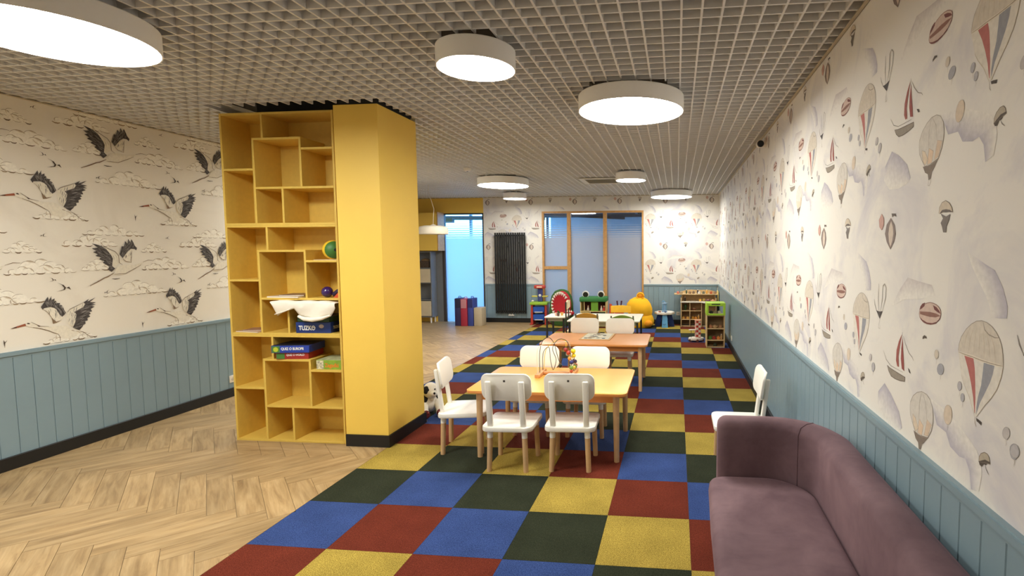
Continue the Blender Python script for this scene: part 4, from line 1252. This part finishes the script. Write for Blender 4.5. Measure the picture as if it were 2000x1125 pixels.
for k, (x, y, rgb) in enumerate(((0, 0, (232, 190, 176)), (.09, .06, (232, 180, 90)), (.05, -.05, (90, 60, 52)))):
    G().lathe([(.018, 0), (.028, .05), (.030, .052), (.024, .05), (.015, .008)], (x, y, 0), 14).build('cup', mat('cup_%d' % k, rgb, .4), o)

# ------------------------------------------------------------------ toys along the back wall
M_TRED = mat('toy_red', (186, 58, 44), .4); M_TBLUE = mat('toy_blue', (30, 84, 176), .35); M_TGREEN = mat('toy_lime', (150, 190, 52), .4); M_TYEL = mat('toy_yellow', (206, 194, 86), .4); M_TWHITE = mat('toy_white', (232, 226, 214), .4)
wb = thing('toy_workbench', 'toy workbench with red legs, blue bins and a lime top', 'toy', (-.585, 8.46, 0))
for sx in (-1, 1):
    G().prism([(sx * .185, 0), (sx * .13, 0), (sx * .135, .44), (sx * .175, .44)][::(1 if sx < 0 else -1)], -.10, .10, 'y').build('side_leg', M_TRED, wb)
    G().rbox(min(sx * .13, sx * .20), max(sx * .13, sx * .20), -.13, .13, 0, .03, .006, 1).build('foot', M_TRED, wb)
G().rbox(-.20, .20, -.14, .14, .44, .50, .015, 2).build('worktop', M_TGREEN, wb)
for z in (.10, .27):
    b_ = G().rbox(-.125, .125, -.115, .10, z, z + .13, .01, 1).build('bin', M_TBLUE, wb)
    G().rbox(-.09, .09, -.125, -.112, z + .004, z + .022, .003, 1).build('bin_rim', M_TWHITE, b_)
G().rbox(-.055, .055, .02, .06, .50, .80, .01, 1).build('back_column', mat('toy_indigo', (58, 66, 130), .4), wb)
G().lathe([(.028, 0), (.03, .006), (.018, .01)], n=16).rot(90, 'x').map(lambda x, y, z: (x, y + .02, z + .64)).build('dial', M_TWHITE, wb)
for sx in (-1, 1):
    G().rbox(min(sx * .055, sx * .18), max(sx * .055, sx * .18), -.02, .07, .605, .635, .008, 1).build('side_tray', M_TYEL, wb)
hd_ = G().rbox(-.125, .125, -.03, .08, .79, .87, .02, 2).build('header', M_TRED, wb)
G().rbox(-.06, .06, -.036, -.028, .815, .84, .003, 1).build('header_label', mat('label_cream', (250, 226, 200), .4), hd_)
G().ball((-.15, -.04, .52), (.03, .03, .02), 10, 6).build('knob', M_TWHITE, wb)

dn = thing('crocodile_bean_bag', 'green crocodile-mouth bean bag with a red throat and white teeth', 'bean bag', (-.07, 8.28, 0), math.radians(-14))
M_FG = mat('green_plush', (58, 96, 44), .95, nz=(18, .15), sheen=.3); M_FR = mat('red_plush', (186, 36, 44), .9, nz=(10, .06)); M_FW = mat('white_felt', (236, 230, 214), .9)
G().lathe([(.02, 0), (.20, .01), (.27, .09), (.285, .25), (.27, .48), (.235, .64), (.16, .745), (.06, .785), (.01, .79)], n=28, sy=.62).map(lambda x, y, z: (x - .02, y + .05 + .08 * max(0, z - .3), z)).build('body', M_FG, dn)
n = 28
def mouth(a, k, y):
    return (.045 + .205 * k * math.cos(a), y, .465 + .285 * k * math.sin(a))
G().loft([[mouth(2 * PI * i / n, kk, yy) for i in range(n)] for kk, yy in ((1.03, -.02), (1.0, -.125), (.97, -.135), (.6, -.118), (.1, -.11))]).build('throat', M_FR, dn)
for i in range(17):
    a = math.radians(40 + 255 * i / 16) if i < 17 else 0
    c = Vector(mouth(a, 1.0, -.135)); inn = Vector(mouth(a, .74, -.145))
    d = (inn - c); tn = Vector((-d.z, 0, d.x)).normalized() * .032
    G().loft([[c + tn, c + Vector((0, -.018, 0)), c - tn, c + Vector((0, .01, 0))], [inn + tn * .06, inn + Vector((0, -.002, 0)), inn - tn * .06, inn + Vector((0, .002, 0))]]).build('tooth', M_FW, dn)
G().ball((.27, -.12, .30), (.10, .08, .055), 16, 8).build('tongue', M_FR, dn)
for i in range(4):
    G().lathe([(.018, 0), (.001, .05)], n=8).map(lambda x, y, z: (x + .20 + .045 * i, y - .18, z + .33)).build('tooth', M_FW, dn)

fh = thing('frog_doll_house', 'open doll house with a green frog roof and bulging eyes', 'doll house', (.665, 8.22, 0))
M_FROG = mat('frog_green', (52, 124, 62), .6); M_CREAMW = mat('cream_wood', (222, 198, 132), .6)
G().rbox(-.29, .29, -.16, .18, .545, .64, .02, 2).map(lambda x, y, z: (x, y, z + (.03 * (1 - (x / .29) ** 2) if z > .6 else 0))).build('roof', M_FROG, fh)
for sx in (-1, 1):
    G().box(sx * .27 - .008, sx * .27 + .008, -.12, .16, 0, .545).build('side_wall', M_CREAMW, fh)
    e = G().lathe([(.072, 0), (.072, .03), (.066, .036), (.01, .036)], n=24).rot(90, 'x').map(lambda x, y, z: (x + sx * .165, y - .06, z + .70)).build('eye', M_TWHITE, fh)
    G().lathe([(.056, 0), (.056, .006), (.01, .006)], n=20).rot(90, 'x').map(lambda x, y, z: (x + sx * .165, y - .096, z + .695)).build('pupil', mat('pupil_black', (18, 24, 18), .3), e)
G().box(-.262, .262, .145, .16, 0, .545).build('back_wall', mat('maroon_card', (92, 44, 40), .7), fh)
for z in (.02, .33):
    G().box(-.262, .262, -.12, .145, z, z + .014).build('floor_board', M_CREAMW, fh)
G().box(-.045, .105, -.115, -.10, .344, .545).build('door_panel', mat('frog_lime', (116, 168, 48), .6), fh)
G().box(-.20, -.185, -.12, -.105, .344, .545).build('post', M_CREAMW, fh); G().box(-.07, -.06, -.12, -.105, .034, .33).build('post', M_TWHITE, fh)
G().box(.13, .262, -.115, -.10, .034, .33).build('lower_panel', mat('pine_green', (40, 70, 42), .6), fh)
G().prism([(-.262, .30), (-.08, .30), (-.08, .316), (-.262, .316)], -.15, -.12, 'y').build('balcony', M_CREAMW, fh)
for k, (x, z, rgb) in enumerate(((-.12, .39, (226, 206, 184)), (.165, .39, (232, 214, 196)), (-.19, .09, (206, 196, 120)), (.02, .09, (150, 96, 80)), (.222, .39, (206, 60, 44)))):
    f_ = thing('doll', ['pale doll upstairs at the left in the frog house', 'pale doll upstairs at the right in the frog house', 'yellow doll downstairs at the left in the frog house', 'brown doll downstairs in the middle of the frog house', 'red doll upstairs at the far right in the frog house'][k], 'doll', (.665 + x, 8.18, z - .044 if z > .3 else .0345), 0, 'dolls in the frog house')
    m_ = mat('doll_%d' % k, rgb, .6)
    G().lathe([(.02, 0), (.028, .01), (.020, .06), (.010, .075)], n=12).build('dress', m_, f_)
    G().ball((0, 0, .092), .018, 12, 8).build('head', mat('doll_skin', (226, 180, 150), .6), f_)
og = thing('orange_play_panel', 'orange toy slide standing beside the frog house', 'toy', (1.05, 8.2, 0), math.radians(10))
G().prism([(-.06, 0), (.08, 0), (.05, .30), (.0, .48), (-.05, .50)], -.05, .05, 'y').build('slide_panel', mat('slide_orange', (214, 84, 46), .45), og)
G().rbox(-.08, .10, -.08, .08, 0, .02, .005, 1).build('base', mat('slide_orange', (214, 84, 46), .45), og)

bb = thing('bean_bag', 'large bright yellow bean bag with a rolled top in front of the right window pane', 'bean bag', (1.64, 8.26, 0))
M_BAG = mat('yellow_fleece', (250, 188, 28), .9, nz=(7, .06), sheen=.2); M_BAG2 = mat('amber_fleece', (232, 150, 24), .9, nz=(8, .08), sheen=.2)
G().lathe([(.02, 0), (.24, .004), (.285, .06), (.29, .14), (.265, .22), (.245, .26), (.265, .32), (.275, .40), (.25, .50), (.19, .58), (.10, .63), (.02, .645)], n=30, sy=.85).map(lambda x, y, z: (x + .02 * math.sin(z * 9), y, z)).build('bag_body', M_BAG, bb)
G().ball((.02, -.02, .665), (.085, .085, .08), 18, 10).build('rolled_top', M_BAG2, bb)
G().tube([(.02 + .075 * math.cos(a), -.095 + .01 * math.sin(a), .665 + .06 * math.sin(a)) for a in [PI * 2 * q / 16 for q in range(16)]], .012, 6).build('top_fold', M_BAG, bb)
G().tube([(.25 * math.cos(a), .85 * .25 * math.sin(a), .262) for a in [-PI + PI * 2 * q / 30 for q in range(31)]], .008, 6).build('seam', M_BAG2, bb)
for sx in (-1, 1):
    G().ball((sx * .20, -.20, .10), (.085, .075, .07), 14, 8).build('side_pad', M_BAG2, bb)
tp = thing('toy_antenna_bug', 'red toy with two dark antennae behind the yellow chair', 'toy', (1.30, 7.4, 0))
G().lathe([(.02, 0), (.09, .01), (.10, .25), (.09, .45), (.06, .535), (.01, .545)], n=18).build('body', M_TRED, tp)
for sx in (-1, 1):
    G().tube([(sx * .03, 0, .52), (sx * .045, 0, .64)], [.012, .016], 8).build('antenna', mat('antenna_maroon', (84, 40, 56), .5), tp)

at = thing('activity_table', 'blue toy activity table with a white scalloped top and water tower', 'toy', (2.165, 8.36, 0))
M_LB = mat('sky_blue_plastic', (96, 166, 214), .35); M_DB = mat('deep_blue_plastic', (22, 46, 106), .35)
n = 40
G().loft([[((.205 + .012 * math.cos(8 * a)) * k * math.cos(a), (.205 + .012 * math.cos(8 * a)) * k * math.sin(a), z) for a in [2 * PI * q / n for q in range(n)]] for k, z in ((.9, .265), (1, .275), (1, .31), (.96, .318), (.9, .306))]).build('tabletop', M_TWHITE, at)
for k in range(4):
    a = -PI / 2 + k * PI / 2 + .06
    g = G().loft([[(x * s, y, z) for x, y in ((-.055, -.21), (.055, -.21), (.04, -.10), (-.04, -.10))] for s, z in ((1.15, 0), (1.05, .12), (.85, .265))])
    g.map(lambda x, y, z: (x, y + (.06 if z > .2 else .02 if z > .1 else 0), z)).rot(math.degrees(a + PI / 2), 'z')
    lg = g.build('leg', M_LB if k == 0 else M_DB, at)
    if k == 0:
        G().tube([(.028 * math.cos(q), -.215 , .085 + .022 * math.sin(q)) for q in [PI + PI * w / 8 for w in range(9)]], .004, 6).build('leg_mark', M_DB, lg)
G().lathe([(.06, .306), (.06, .33), (.02, .335), (.018, .47), (.055, .48), (.06, .50), (.015, .51), (.012, .54)], n=16).build('tower', mat('pale_blue_clear', (150, 182, 212), .25), at)
for k in range(4):
    a = k * PI / 2 + .5
    G().cyl((.05 * math.cos(a), .05 * math.sin(a), .33), (.05 * math.cos(a), .05 * math.sin(a), .48), .006, n=6).build('tower_post', M_LB, at)
G().tube([(0, -.02, .53), (-.03, -.02, .555), (-.05, -.02, .52)], .008, 8).build('spout', M_LB, at)
for k, (x, y, rgb) in enumerate(((-.11, -.07, (206, 130, 104)), (-.09, -.11, (120, 76, 66)), (.02, -.13, (60, 70, 110)))):
    G().ball((x, y, .325), (.024, .022, .018), 10, 6).build('play_piece', mat('piece_c%d' % k, rgb, .5), at)

# play kitchen desk in the corner
M_BIRCH = mat('birch_ply', (206, 176, 128), .55, nz=(16, .08))
pk = thing('play_kitchen', 'wooden play kitchen with shelves and a curved back in the far corner', 'play kitchen', (2.90, 8.45, 0))
def bp(n_, *b, m=None):
    G().rbox(*b, .003, 1).build(n_, m or M_BIRCH, pk)
bp('side_panel', -.39, -.372, -.16, .20, 0, .615); bp('side_panel', .34, .358, -.16, .20, 0, .615)
bp('divider', -.205, -.19, -.15, .19, .0, .52); bp('divider', .04, .055, -.15, .19, 0, .50)
bp('shelf', -.372, -.205, -.15, .19, .15, .163); bp('shelf', -.372, -.205, -.15, .19, .335, .348); bp('shelf', -.19, .04, -.15, .19, .15, .163); bp('shelf', -.19, .04, -.15, .19, .335, .348)
bp('plinth', -.372, .34, -.12, -.10, 0, .03)
G().prism([(-.40, -.17), (.02, -.17), (.06, -.20), (.09, -.27), (.14, -.30), (.36, -.30), (.36, .20), (-.40, .20)], .52, .54).build('counter', M_WTOP, pk)
bp('back_panel', -.372, .34, .19, .205, 0, .69)
bp('upper_shelf', -.53, .40, -.10, .20, .680, .697); bp('upper_post', -.37, -.35, .02, .18, .54, .680); bp('upper_post', .33, .345, .02, .18, .54, .680)
G().prism([(-.40, .697), (.38, .697)] + [(.38 - .78 * k / 16, .72 + .055 * math.sin(PI * k / 16) + .012 * math.sin(3 * PI * k / 16)) for k in range(17)], .185, .20, 'y').build('curved_back', M_BIRCH, pk)
bp('tall_end', .385, .40, -.14, .20, .54, .76, m=mat('pale_yellow', (226, 204, 130), .5))
toys = [(-.45, -.04, .697, 'b', (206, 120, 100)), (-.38, -.02, .697, 'b', (170, 150, 120)), (-.27, 0, .697, 'p', (70, 86, 60)), (-.20, -.02, .697, 'b', (150, 120, 96)), (-.12, .0, .697, 'b', (132, 110, 90)), (-.03, .02, .697, 'p', (50, 44, 60)), (.0, -.05, .697, 'b', (226, 220, 210)), (.09, -.03, .697, 'b', (120, 120, 100)), (.16, 0, .697, 'p', (232, 170, 70)), (.25, -.02, .697, 'b', (190, 96, 60)), (.33, 0, .697, 'b', (160, 130, 110)),
        (-.30, .0, .54, 'p', (60, 50, 44)), (.02, -.05, .54, 'b', (236, 180, 80)), (.10, .0, .54, 'b', (240, 210, 120)), (.19, -.05, .54, 'f', (150, 84, 140)), (.28, -.16, .54, 'f', (206, 150, 120)),
        (-.29, -.05, .348, 'g', (46, 76, 40)), (-.11, -.03, .348, 'f', (196, 130, 110)), (-.29, -.04, .163, 'b', (140, 84, 54)), (-.33, -.08, .163, 'b', (226, 170, 80)), (-.24, -.08, .163, 'b', (226, 176, 90)), (-.13, -.06, .163, 'b', (232, 170, 64)), (-.07, -.08, .163, 'b', (226, 150, 60)), (-.01, -.05, .163, 'p', (236, 180, 90))]
names = {'b': ('toy_block', 'block'), 'p': ('toy_bottle', 'bottle'), 'f': ('toy_bowl', 'bowl'), 'g': ('toy_plant', 'plant')}
where = {.697: 'on top of the play kitchen', .54: 'on the play kitchen counter', .348: 'on the upper shelf of the play kitchen', .163: 'on the lower shelf of the play kitchen'}
cname = lambda c: 'red' if c[0] > 180 and c[1] < 110 else 'orange' if c[0] > 200 and c[1] < 160 else 'yellow' if c[0] > 215 and c[2] < 140 else 'white' if min(c) > 180 else 'purple' if c[2] > c[1] + 15 else 'green' if c[1] > c[0] else 'brown'
LEFT = ['leftmost', 'second from left', 'third from left', 'fourth from left', 'fifth from left', 'sixth from left', 'seventh from left', 'eighth from left', 'ninth from left', 'tenth from left', 'rightmost']
cnt = {}
def small_toy(kind, x, y, z, rgb, label, group):
    nm, ct = names[kind]
    o = thing(nm, label, 'toy', (x, y, z + .0004), random.uniform(-.4, .4), group)
    m_ = mat('st_%d_%d_%d' % rgb, rgb, .5)
    if kind == 'b':
        G().rbox(-.026, .026, -.022, .022, 0, .045, .004, 1).build('block_body', m_, o); G().cyl((0, 0, .045), (0, 0, .056), .014, .012, 10).build('stud', m_, o)
    elif kind == 'p':
        G().lathe([(.016, 0), (.018, .01), (.018, .06), (.008, .075)], n=12).build('bottle_body', m_, o); G().cyl((0, 0, .075), (0, 0, .092), .0085, n=10).build('cap', M_TWHITE, o)
    elif kind == 'f':
        G().lathe([(.02, 0), (.055, .03), (.058, .034), (.05, .03), (.015, .008)], n=16).build('bowl_body', m_, o); G().ball((0, 0, .03), (.03, .03, .022), 10, 6).build('filling', mat('bowl_fill', (206, 160, 120), .6), o)
    else:
        G().lathe([(.022, 0), (.03, .05), (.026, .048)], n=12).build('pot', mat('pot_green', (58, 84, 46), .5), o); G().ball((0, 0, .085), (.04, .04, .045), 12, 8).build('leaves', m_, o)
    return o
for k, (x, y, z, kd, rgb) in enumerate(toys):
    i = cnt.get(z, 0); cnt[z] = i + 1
    total = sum(1 for q in toys if q[2] == z)
    pos = LEFT[i] if i < total - 1 else 'rightmost'
    small_toy(kd, 2.90 + x, 8.45 + y, z, rgb, 'small %s toy %s, %s %s' % (cname(rgb), names[kd][1], pos, where[z]), 'toys on the play kitchen')

# low toy shelf with a lime cap
ts = thing('toy_shelf', 'narrow wooden toy shelf with a lime green cap by the right wall', 'shelf', (3.07, 6.17, 0))
def tsb(n_, *b, m=None):
    G().rbox(*b, .003, 1).build(n_, m or M_BIRCH, ts)
tsb('side_panel', -.152, -.136, -.15, .15, 0, .545); tsb('side_panel', .136, .152, -.15, .15, 0, .545)
for z in (.0, .115, .31, .53):
    tsb('shelf', -.136, .136, -.145, .15, z, z + .015)
tsb('back_panel', -.136, .136, .14, .15, .015, .53, m=mat('shelf_back', (150, 124, 86), .6))
M_LIME = mat('lime_paint', (176, 218, 62), .5)
for b in ((-.158, -.12, .545, .75), (.12, .158, .545, .75), (-.12, .12, .70, .75), (-.12, .12, .545, .575)):
    G().rbox(b[0], b[1], -.16, -.14, b[2], b[3], .004, 1).build('cap_front', M_LIME, ts)
G().rbox(-.158, .158, -.14, .155, .735, .75, .004, 1).build('cap_top', M_LIME, ts); G().rbox(-.158, -.145, -.14, .155, .545, .735, .003, 1).build('cap_side', M_LIME, ts); G().rbox(.145, .158, -.14, .155, .545, .735, .003, 1).build('cap_side', M_LIME, ts)
G().box(-.07, .07, -.161, -.159, .722, .738).build('cap_slot', M_DARK, ts)
tt = [(-.07, .5605, 'b', (60, 54, 44)), (0, .5605, 'b', (170, 150, 120)), (.065, .5605, 'b', (226, 214, 190)),
      (-.08, .325, 'b', (190, 130, 90)), (-.01, .325, 'f', (224, 196, 150)), (.08, .325, 'b', (160, 120, 84)),
      (-.09, .13, 'b', (96, 138, 54)), (-.02, .13, 'b', (176, 52, 40)), (.05, .13, 'b', (226, 140, 70)), (.10, .13, 'p', (196, 160, 110)), (.0, .015, 'b', (60, 70, 50))]
wl = {.5605: 'behind the lime cap of the toy shelf', .325: 'on the upper board of the toy shelf', .13: 'on the middle board of the toy shelf', .015: 'on the bottom of the toy shelf'}
cnt = {}
for (x, z, kd, rgb) in tt:
    i = cnt.get(z, 0); cnt[z] = i + 1
    total = sum(1 for q in tt if q[1] == z)
    pos = LEFT[i] if i < total - 1 else ('rightmost' if total > 1 else 'the only one')
    small_toy(kd, 3.07 + x, 6.10, z, rgb, 'small %s toy %s, %s %s' % (cname(rgb), names[kd][1], pos, wl[z]), 'toys on the toy shelf')

# chequered toy tower on a wheeled base
tw = thing('toy_tower', 'red and white chequered toy tower on a wheeled base in front of the play kitchen', 'toy', (2.80, 6.62, 0), .2)
t = NT('red_white_check')
ck = t.n('TexChecker', {'Vector': t.n('TexCoord').outputs['Object'], 'Color1': lin((186, 58, 46)), 'Color2': lin((232, 220, 206)), 'Scale': 24.0})
M_CHK = t.done(t.n('BsdfPrincipled', {'Base Color': ck.outputs[0], 'Roughness': .5}))
G().rbox(-.045, .045, -.045, .045, .07, .37, .004, 1).build('tower_body', M_CHK, tw)
G().rbox(-.052, .052, -.052, .052, .37, .385, .004, 1).build('tower_cap', mat('tan_cap', (206, 140, 104), .5), tw)
G().loft([[(.14 * k * math.cos(a) - .03, .10 * k * math.sin(a), z) for a in [2 * PI * q / 20 for q in range(20)]] for k, z in ((.95, .025), (1, .035), (1, .06), (.95, .07))]).build('base', M_TWHITE, tw)
for a in (30, 150, 210, 330, 270):
    ar = math.radians(a)
    G().cyl((.13 * math.cos(ar) - .03, .09 * math.sin(ar) - .01, .025), (.13 * math.cos(ar) - .03, .09 * math.sin(ar) + .012, .025), .025, n=14).build('wheel', mat('wheel_brown', (96, 56, 44), .5), tw)
G().cyl((-.12, 0, .07), (-.12, 0, .20), .005, n=6).build('rail_post', M_DLEG, tw)
G().rbox(-.16, -.045, -.03, .03, .20, .215, .003, 1).build('platform', M_TWHITE, tw)

# upright folded mats by the door
def soft_mat(label, x0, x1, hh, rgb, y, flap=None):
    o = thing('folded_mat', label, 'mat', ((x0 + x1) / 2, y, 0), 0, 'mats standing by the door')
    w = (x1 - x0) / 2
    m_ = mat('mat_%d_%d_%d' % rgb, rgb, .55, nz=(6, .06))
    G().rbox(-w, w, -.13, .13, 0, hh, .012, 2).build('mat_body', m_, o)
    if flap:
        G().rbox(-w * .85, w * .85, -.136, -.128, hh - .20, hh - .01, .004, 1).build('flap', mat('flap_%d_%d_%d' % flap, flap, .5), o)
        G().tube([(-w * .4, 0, hh), (-w * .35, 0, hh + .035), (w * .35, 0, hh + .035), (w * .4, 0, hh)], .008, 8).build('handle', mat('flap_%d_%d_%d' % flap, flap, .5), o)
soft_mat('dark navy mat standing leftmost of the four by the glass door', -2.375, -2.235, .60, (44, 42, 88), 8.2, (38, 38, 70))
soft_mat('red mat standing between the navy and blue ones by the glass door', -2.228, -2.085, .59, (166, 44, 66), 8.17, (190, 130, 140))
soft_mat('blue mat standing between the red and beige ones by the glass door', -2.078, -1.955, .60, (56, 72, 148), 8.19, (40, 48, 108))
soft_mat('low beige mat standing rightmost of the four by the glass door', -1.945, -1.765, .40, (186, 172, 146), 8.2)

# ------------------------------------------------------------------ radiator, cabinet, pendant, small fixtures
M_RAD = mat('radiator_black', (15, 15, 15), .55)
rd = thing('radiator', 'tall black tubular radiator on the back wall', 'radiator', (-1.295, 8.62, 0))
for k in range(14):
    x = -.335 + .67 * k / 13
    G().tube([(x, 0, .215), (x, 0, 2.03)], [.0205, .0205], 12).build('tube', M_RAD, rd)
for z in (.26, 1.97):
    G().cyl((-.345, .022, z), (.345, .022, z), .016, n=12).build('header_pipe', M_RAD, rd)
for x in (-.2, .2):
    for z in (.5, 1.8):
        G().cyl((x, .02, z), (x, YB - 8.62 - .0005 - (.0145 if z < .8 else 0), z), .01, n=8).build('bracket', M_RAD, rd)
vv = G().cyl((-.03, 0, .17), (-.03, 0, .215), .008, n=8).cyl((.03, 0, .17), (.03, 0, .215), .008, n=8).cyl((-.06, 0, .175), (.07, 0, .175), .012, n=10).build('valve', M_TWHITE, rd)

M_GREYS = mat('grey_side', (116, 118, 120), .6); M_DRW = mat('cream_drawer', (206, 192, 162), .5)
cb = thing('cabinet', 'grey cabinet with cream drawers on white feet in the far left corner', 'cabinet', (-3.36, 8.575, 0))
cw, c0, c1 = .295, -.135, .135
G().box(cw - .018, cw, c0, c1, .13, 1.62).build('side_panel', M_GREYS, cb); G().box(-cw, -cw + .018, c0, c1, .13, 1.62).build('side_panel', M_GREYS, cb)
G().box(-cw + .018, cw - .018, c1 - .012, c1, .13, 1.62).build('back_panel', M_GREYS, cb)
for z in (.13, .515, .90, 1.235, 1.60):
    G().box(-cw + .018, cw - .018, c0, c1 - .012, z, z + .018).build('shelf', M_GREYS, cb)
for z0, z1 in ((.16, .50), (.92, 1.225)):
    d_ = G().rbox(-cw + .02, cw - .02, c0 - .018, c0, z0, z1, .003, 1).build('drawer', M_DRW, cb)
for sx in (-1, 1):
    for sy in (-1, 1):
        G().cyl((sx * (cw - .05), sy * .095, 0), (sx * (cw - .05), sy * .095, .13), .016, .022, 12).build('foot', M_TWHITE, cb)
bk = thing('storage_basket', 'dark patterned basket in the open niche of the grey cabinet', 'basket', (-3.27, 8.55, 1.2535))
G().rbox(-.15, .15, -.10, .10, 0, .15, .02, 2).build('basket_body', mat('basket_dark', (72, 58, 46), .9, nz=(60, .6)), bk)
G().ball((.03, 0, .15), (.11, .08, .06), 14, 8).build('contents', mat('basket_cloth', (120, 96, 66), .9, nz=(50, .5)), bk)
uc = thing('upper_cabinet', 'yellow wall cabinet above the grey one in the far left corner', 'cabinet', (-3.25, 8.552, 1.632))
G().box(-.40, .375, -.14, .16, 0, .845).build('cabinet_body', M_YELLOW, uc)
G().rbox(-.395, .37, -.158, -.14, .004, .842, .002, 1).build('cabinet_door', M_YELLOW, uc)
G().box(.375, .39, -.158, .16, 0, .86).build('side_edge', M_OAKFRAME, uc)

pd = thing('pendant_lamp', 'white dome pendant lamp on a thin cord beyond the pillar', 'lamp', (-1.93, 6.3, 1.93))
M_SHADE = mat('pendant_white', (214, 204, 184), .5)
G().lathe([(.255, 0), (.258, .01), (.255, .10), (.23, .135), (.16, .152), (.05, .157), (.03, .175), (.012, .178)], n=32, cap=False).lathe([(.255, 0), (.250, .01), (.246, .10), (.22, .128), (.05, .145)], n=32, cap=False).build('shade', M_SHADE, pd)
G().tube([(0, 0, .178), (.006, 0, .30), (.02, 0, .45), (-.03, 0, .62), (-.075, 0, .76), (-.07, 0, .89)], .004, 6).build('cord', M_SHADE, pd)
G().ball((0, 0, .07), .045, 14, 8).build('bulb', M_TWHITE, pd)

vt = thing('air_vent', 'square slotted air vent in the ceiling grid beside the small lamp', 'vent', (1.14, 6.2, ZC - .018))
M_VENT = mat('vent_white', (214, 208, 192), .5)
for b in ((-.34, .34, -.36, -.27), (-.34, .34, .27, .36), (-.34, -.25, -.27, .27), (.25, .34, -.27, .27)):
    G().rbox(*b, 0, .016, .003, 1).build('frame', M_VENT, vt)
for k in range(7):
    y = -.225 + .075 * k
    G().box(-.25, .25, y - .012, y + .022, .004, .007).rot(24, 'x', (0, y, .005)).build('slat', M_VENT, vt)
G().box(-.26, .26, -.28, .28, .012, .0165).build('backing', mat('vent_dark', (60, 58, 54), .7), vt)
sm = thing('smoke_detector', 'small white round smoke detector under the ceiling beyond the pillar', 'detector', (-.58, 4.65, ZC - .045))
G().lathe([(.03, 0), (.05, .008), (.055, .02), (.055, .0455)], n=20).build('body', M_TWHITE, sm)
G().lathe([(.012, -.003), (.014, .0), (.014, .003)], n=12).build('sensor', M_DARK, sm)
sc_ = thing('security_camera', 'white security camera with a black lens high on the right wall', 'camera', (XR - .001, 2.93, 2.735))
G().cyl((0, 0, 0), (-.02, 0, 0), .05, .05, 20).build('wall_plate', M_TWHITE, sc_)
G().cyl((-.02, 0, 0), (-.055, -.01, -.01), .018, n=10).build('arm', M_TWHITE, sc_)
hb = G().tube([(-.055, .05, -.005), (-.062, -.06, -.022)], [.038, .040], 20).build('camera_body', M_TWHITE, sc_)
G().tube([(-.0622, -.0605, -.0221), (-.0632, -.068, -.0236)], [.034, .031], 20).build('lens', mat('lens_black', (12, 12, 14), .15), sc_)
def socket(label, loc, axis, sgn):
    o = thing('power_socket', label, 'socket', loc, 0, 'wall sockets')
    g1, g2 = G().rbox(-.04, .04, 0, .01, -.04, .04, .003, 1), G().lathe([(.019, 0), (.019, .003), (.002, .003)], n=16).rot(90, 'x').map(lambda x, y, z: (x, y + .013 + .0, z))
    if axis == 'x':
        rz = PI / 2 * sgn
    else:
        rz = 0 if sgn > 0 else PI
    g1.build('plate', M_TWHITE, o); g2.build('socket_face', mat('socket_grey', (196, 190, 176), .5), o)
    o.rotation_euler.z = rz
socket('white power socket low on the left wall beside the bookcase', (XL + .0142, 2.69, .20), 'x', -1)
socket('white power socket low on the right wall near the toy shelf', (XR - .0142, 5.82, .20), 'x', 1)
socket('white power socket on the back wall beside the play kitchen', (2.455, YB - .0142, .235), 'y', -1)

# spotted plush dog behind the pillar
dg = thing('plush_dog', 'white plush dog with black spots peeping out from behind the pillar', 'plush toy', (-.03, 2.28, .0005), math.radians(35))
M_PW = mat('white_plush', (232, 226, 212), .95, nz=(30, .05)); M_PB = mat('black_plush', (22, 20, 20), .95); M_PR = mat('dark_red_plush', (98, 24, 26), .9)
G().ball((-.02, .08, .12), (.10, .13, .12), 18, 10).build('body', M_PW, dg)
hd2 = G().ball((.0, -.01, .245), (.075, .08, .08), 18, 10).build('head', M_PW, dg)
G().ball((.015, -.075, .225), (.04, .04, .032), 14, 8).build('muzzle', M_PW, hd2); G().ball((.02, -.112, .236), .011, 10, 6).build('nose', M_PB, hd2)
for sx in (-1, 1):
    G().ball((sx * .072, .0, .255), (.018, .035, .06), 12, 8).build('ear', M_PB, hd2)
    G().ball((.0 + sx * .03, -.078, .268), .008, 8, 6).build('eye', M_PB, hd2)
    pw = G().tube([(sx * .06, .0, .13), (sx * .07, -.08, .06), (sx * .07, -.12, .045)], [.035, .035, .04], 12).build('leg', M_PW, dg)
    G().ball((sx * .07, -.145, .045), (.040, .012, .042), 14, 8).build('paw_sole', M_PR, pw)
    for q in range(3):
        G().ball((sx * .07 + (q - 1) * .022, -.156, .062), .008, 8, 6).build('toe_pad', mat('pad_pink', (170, 90, 84), .8), pw)
G().ball((-.045, -.05, .262), (.034, .034, .04), 12, 8).build('eye_patch', M_PB, hd2)
for c in ((-.06, .0, .16), (.06, .06, .17), (.0, .12, .225)):
    G().ball(c, (.045, .05, .045), 12, 8).build('spot', M_PB, dg)
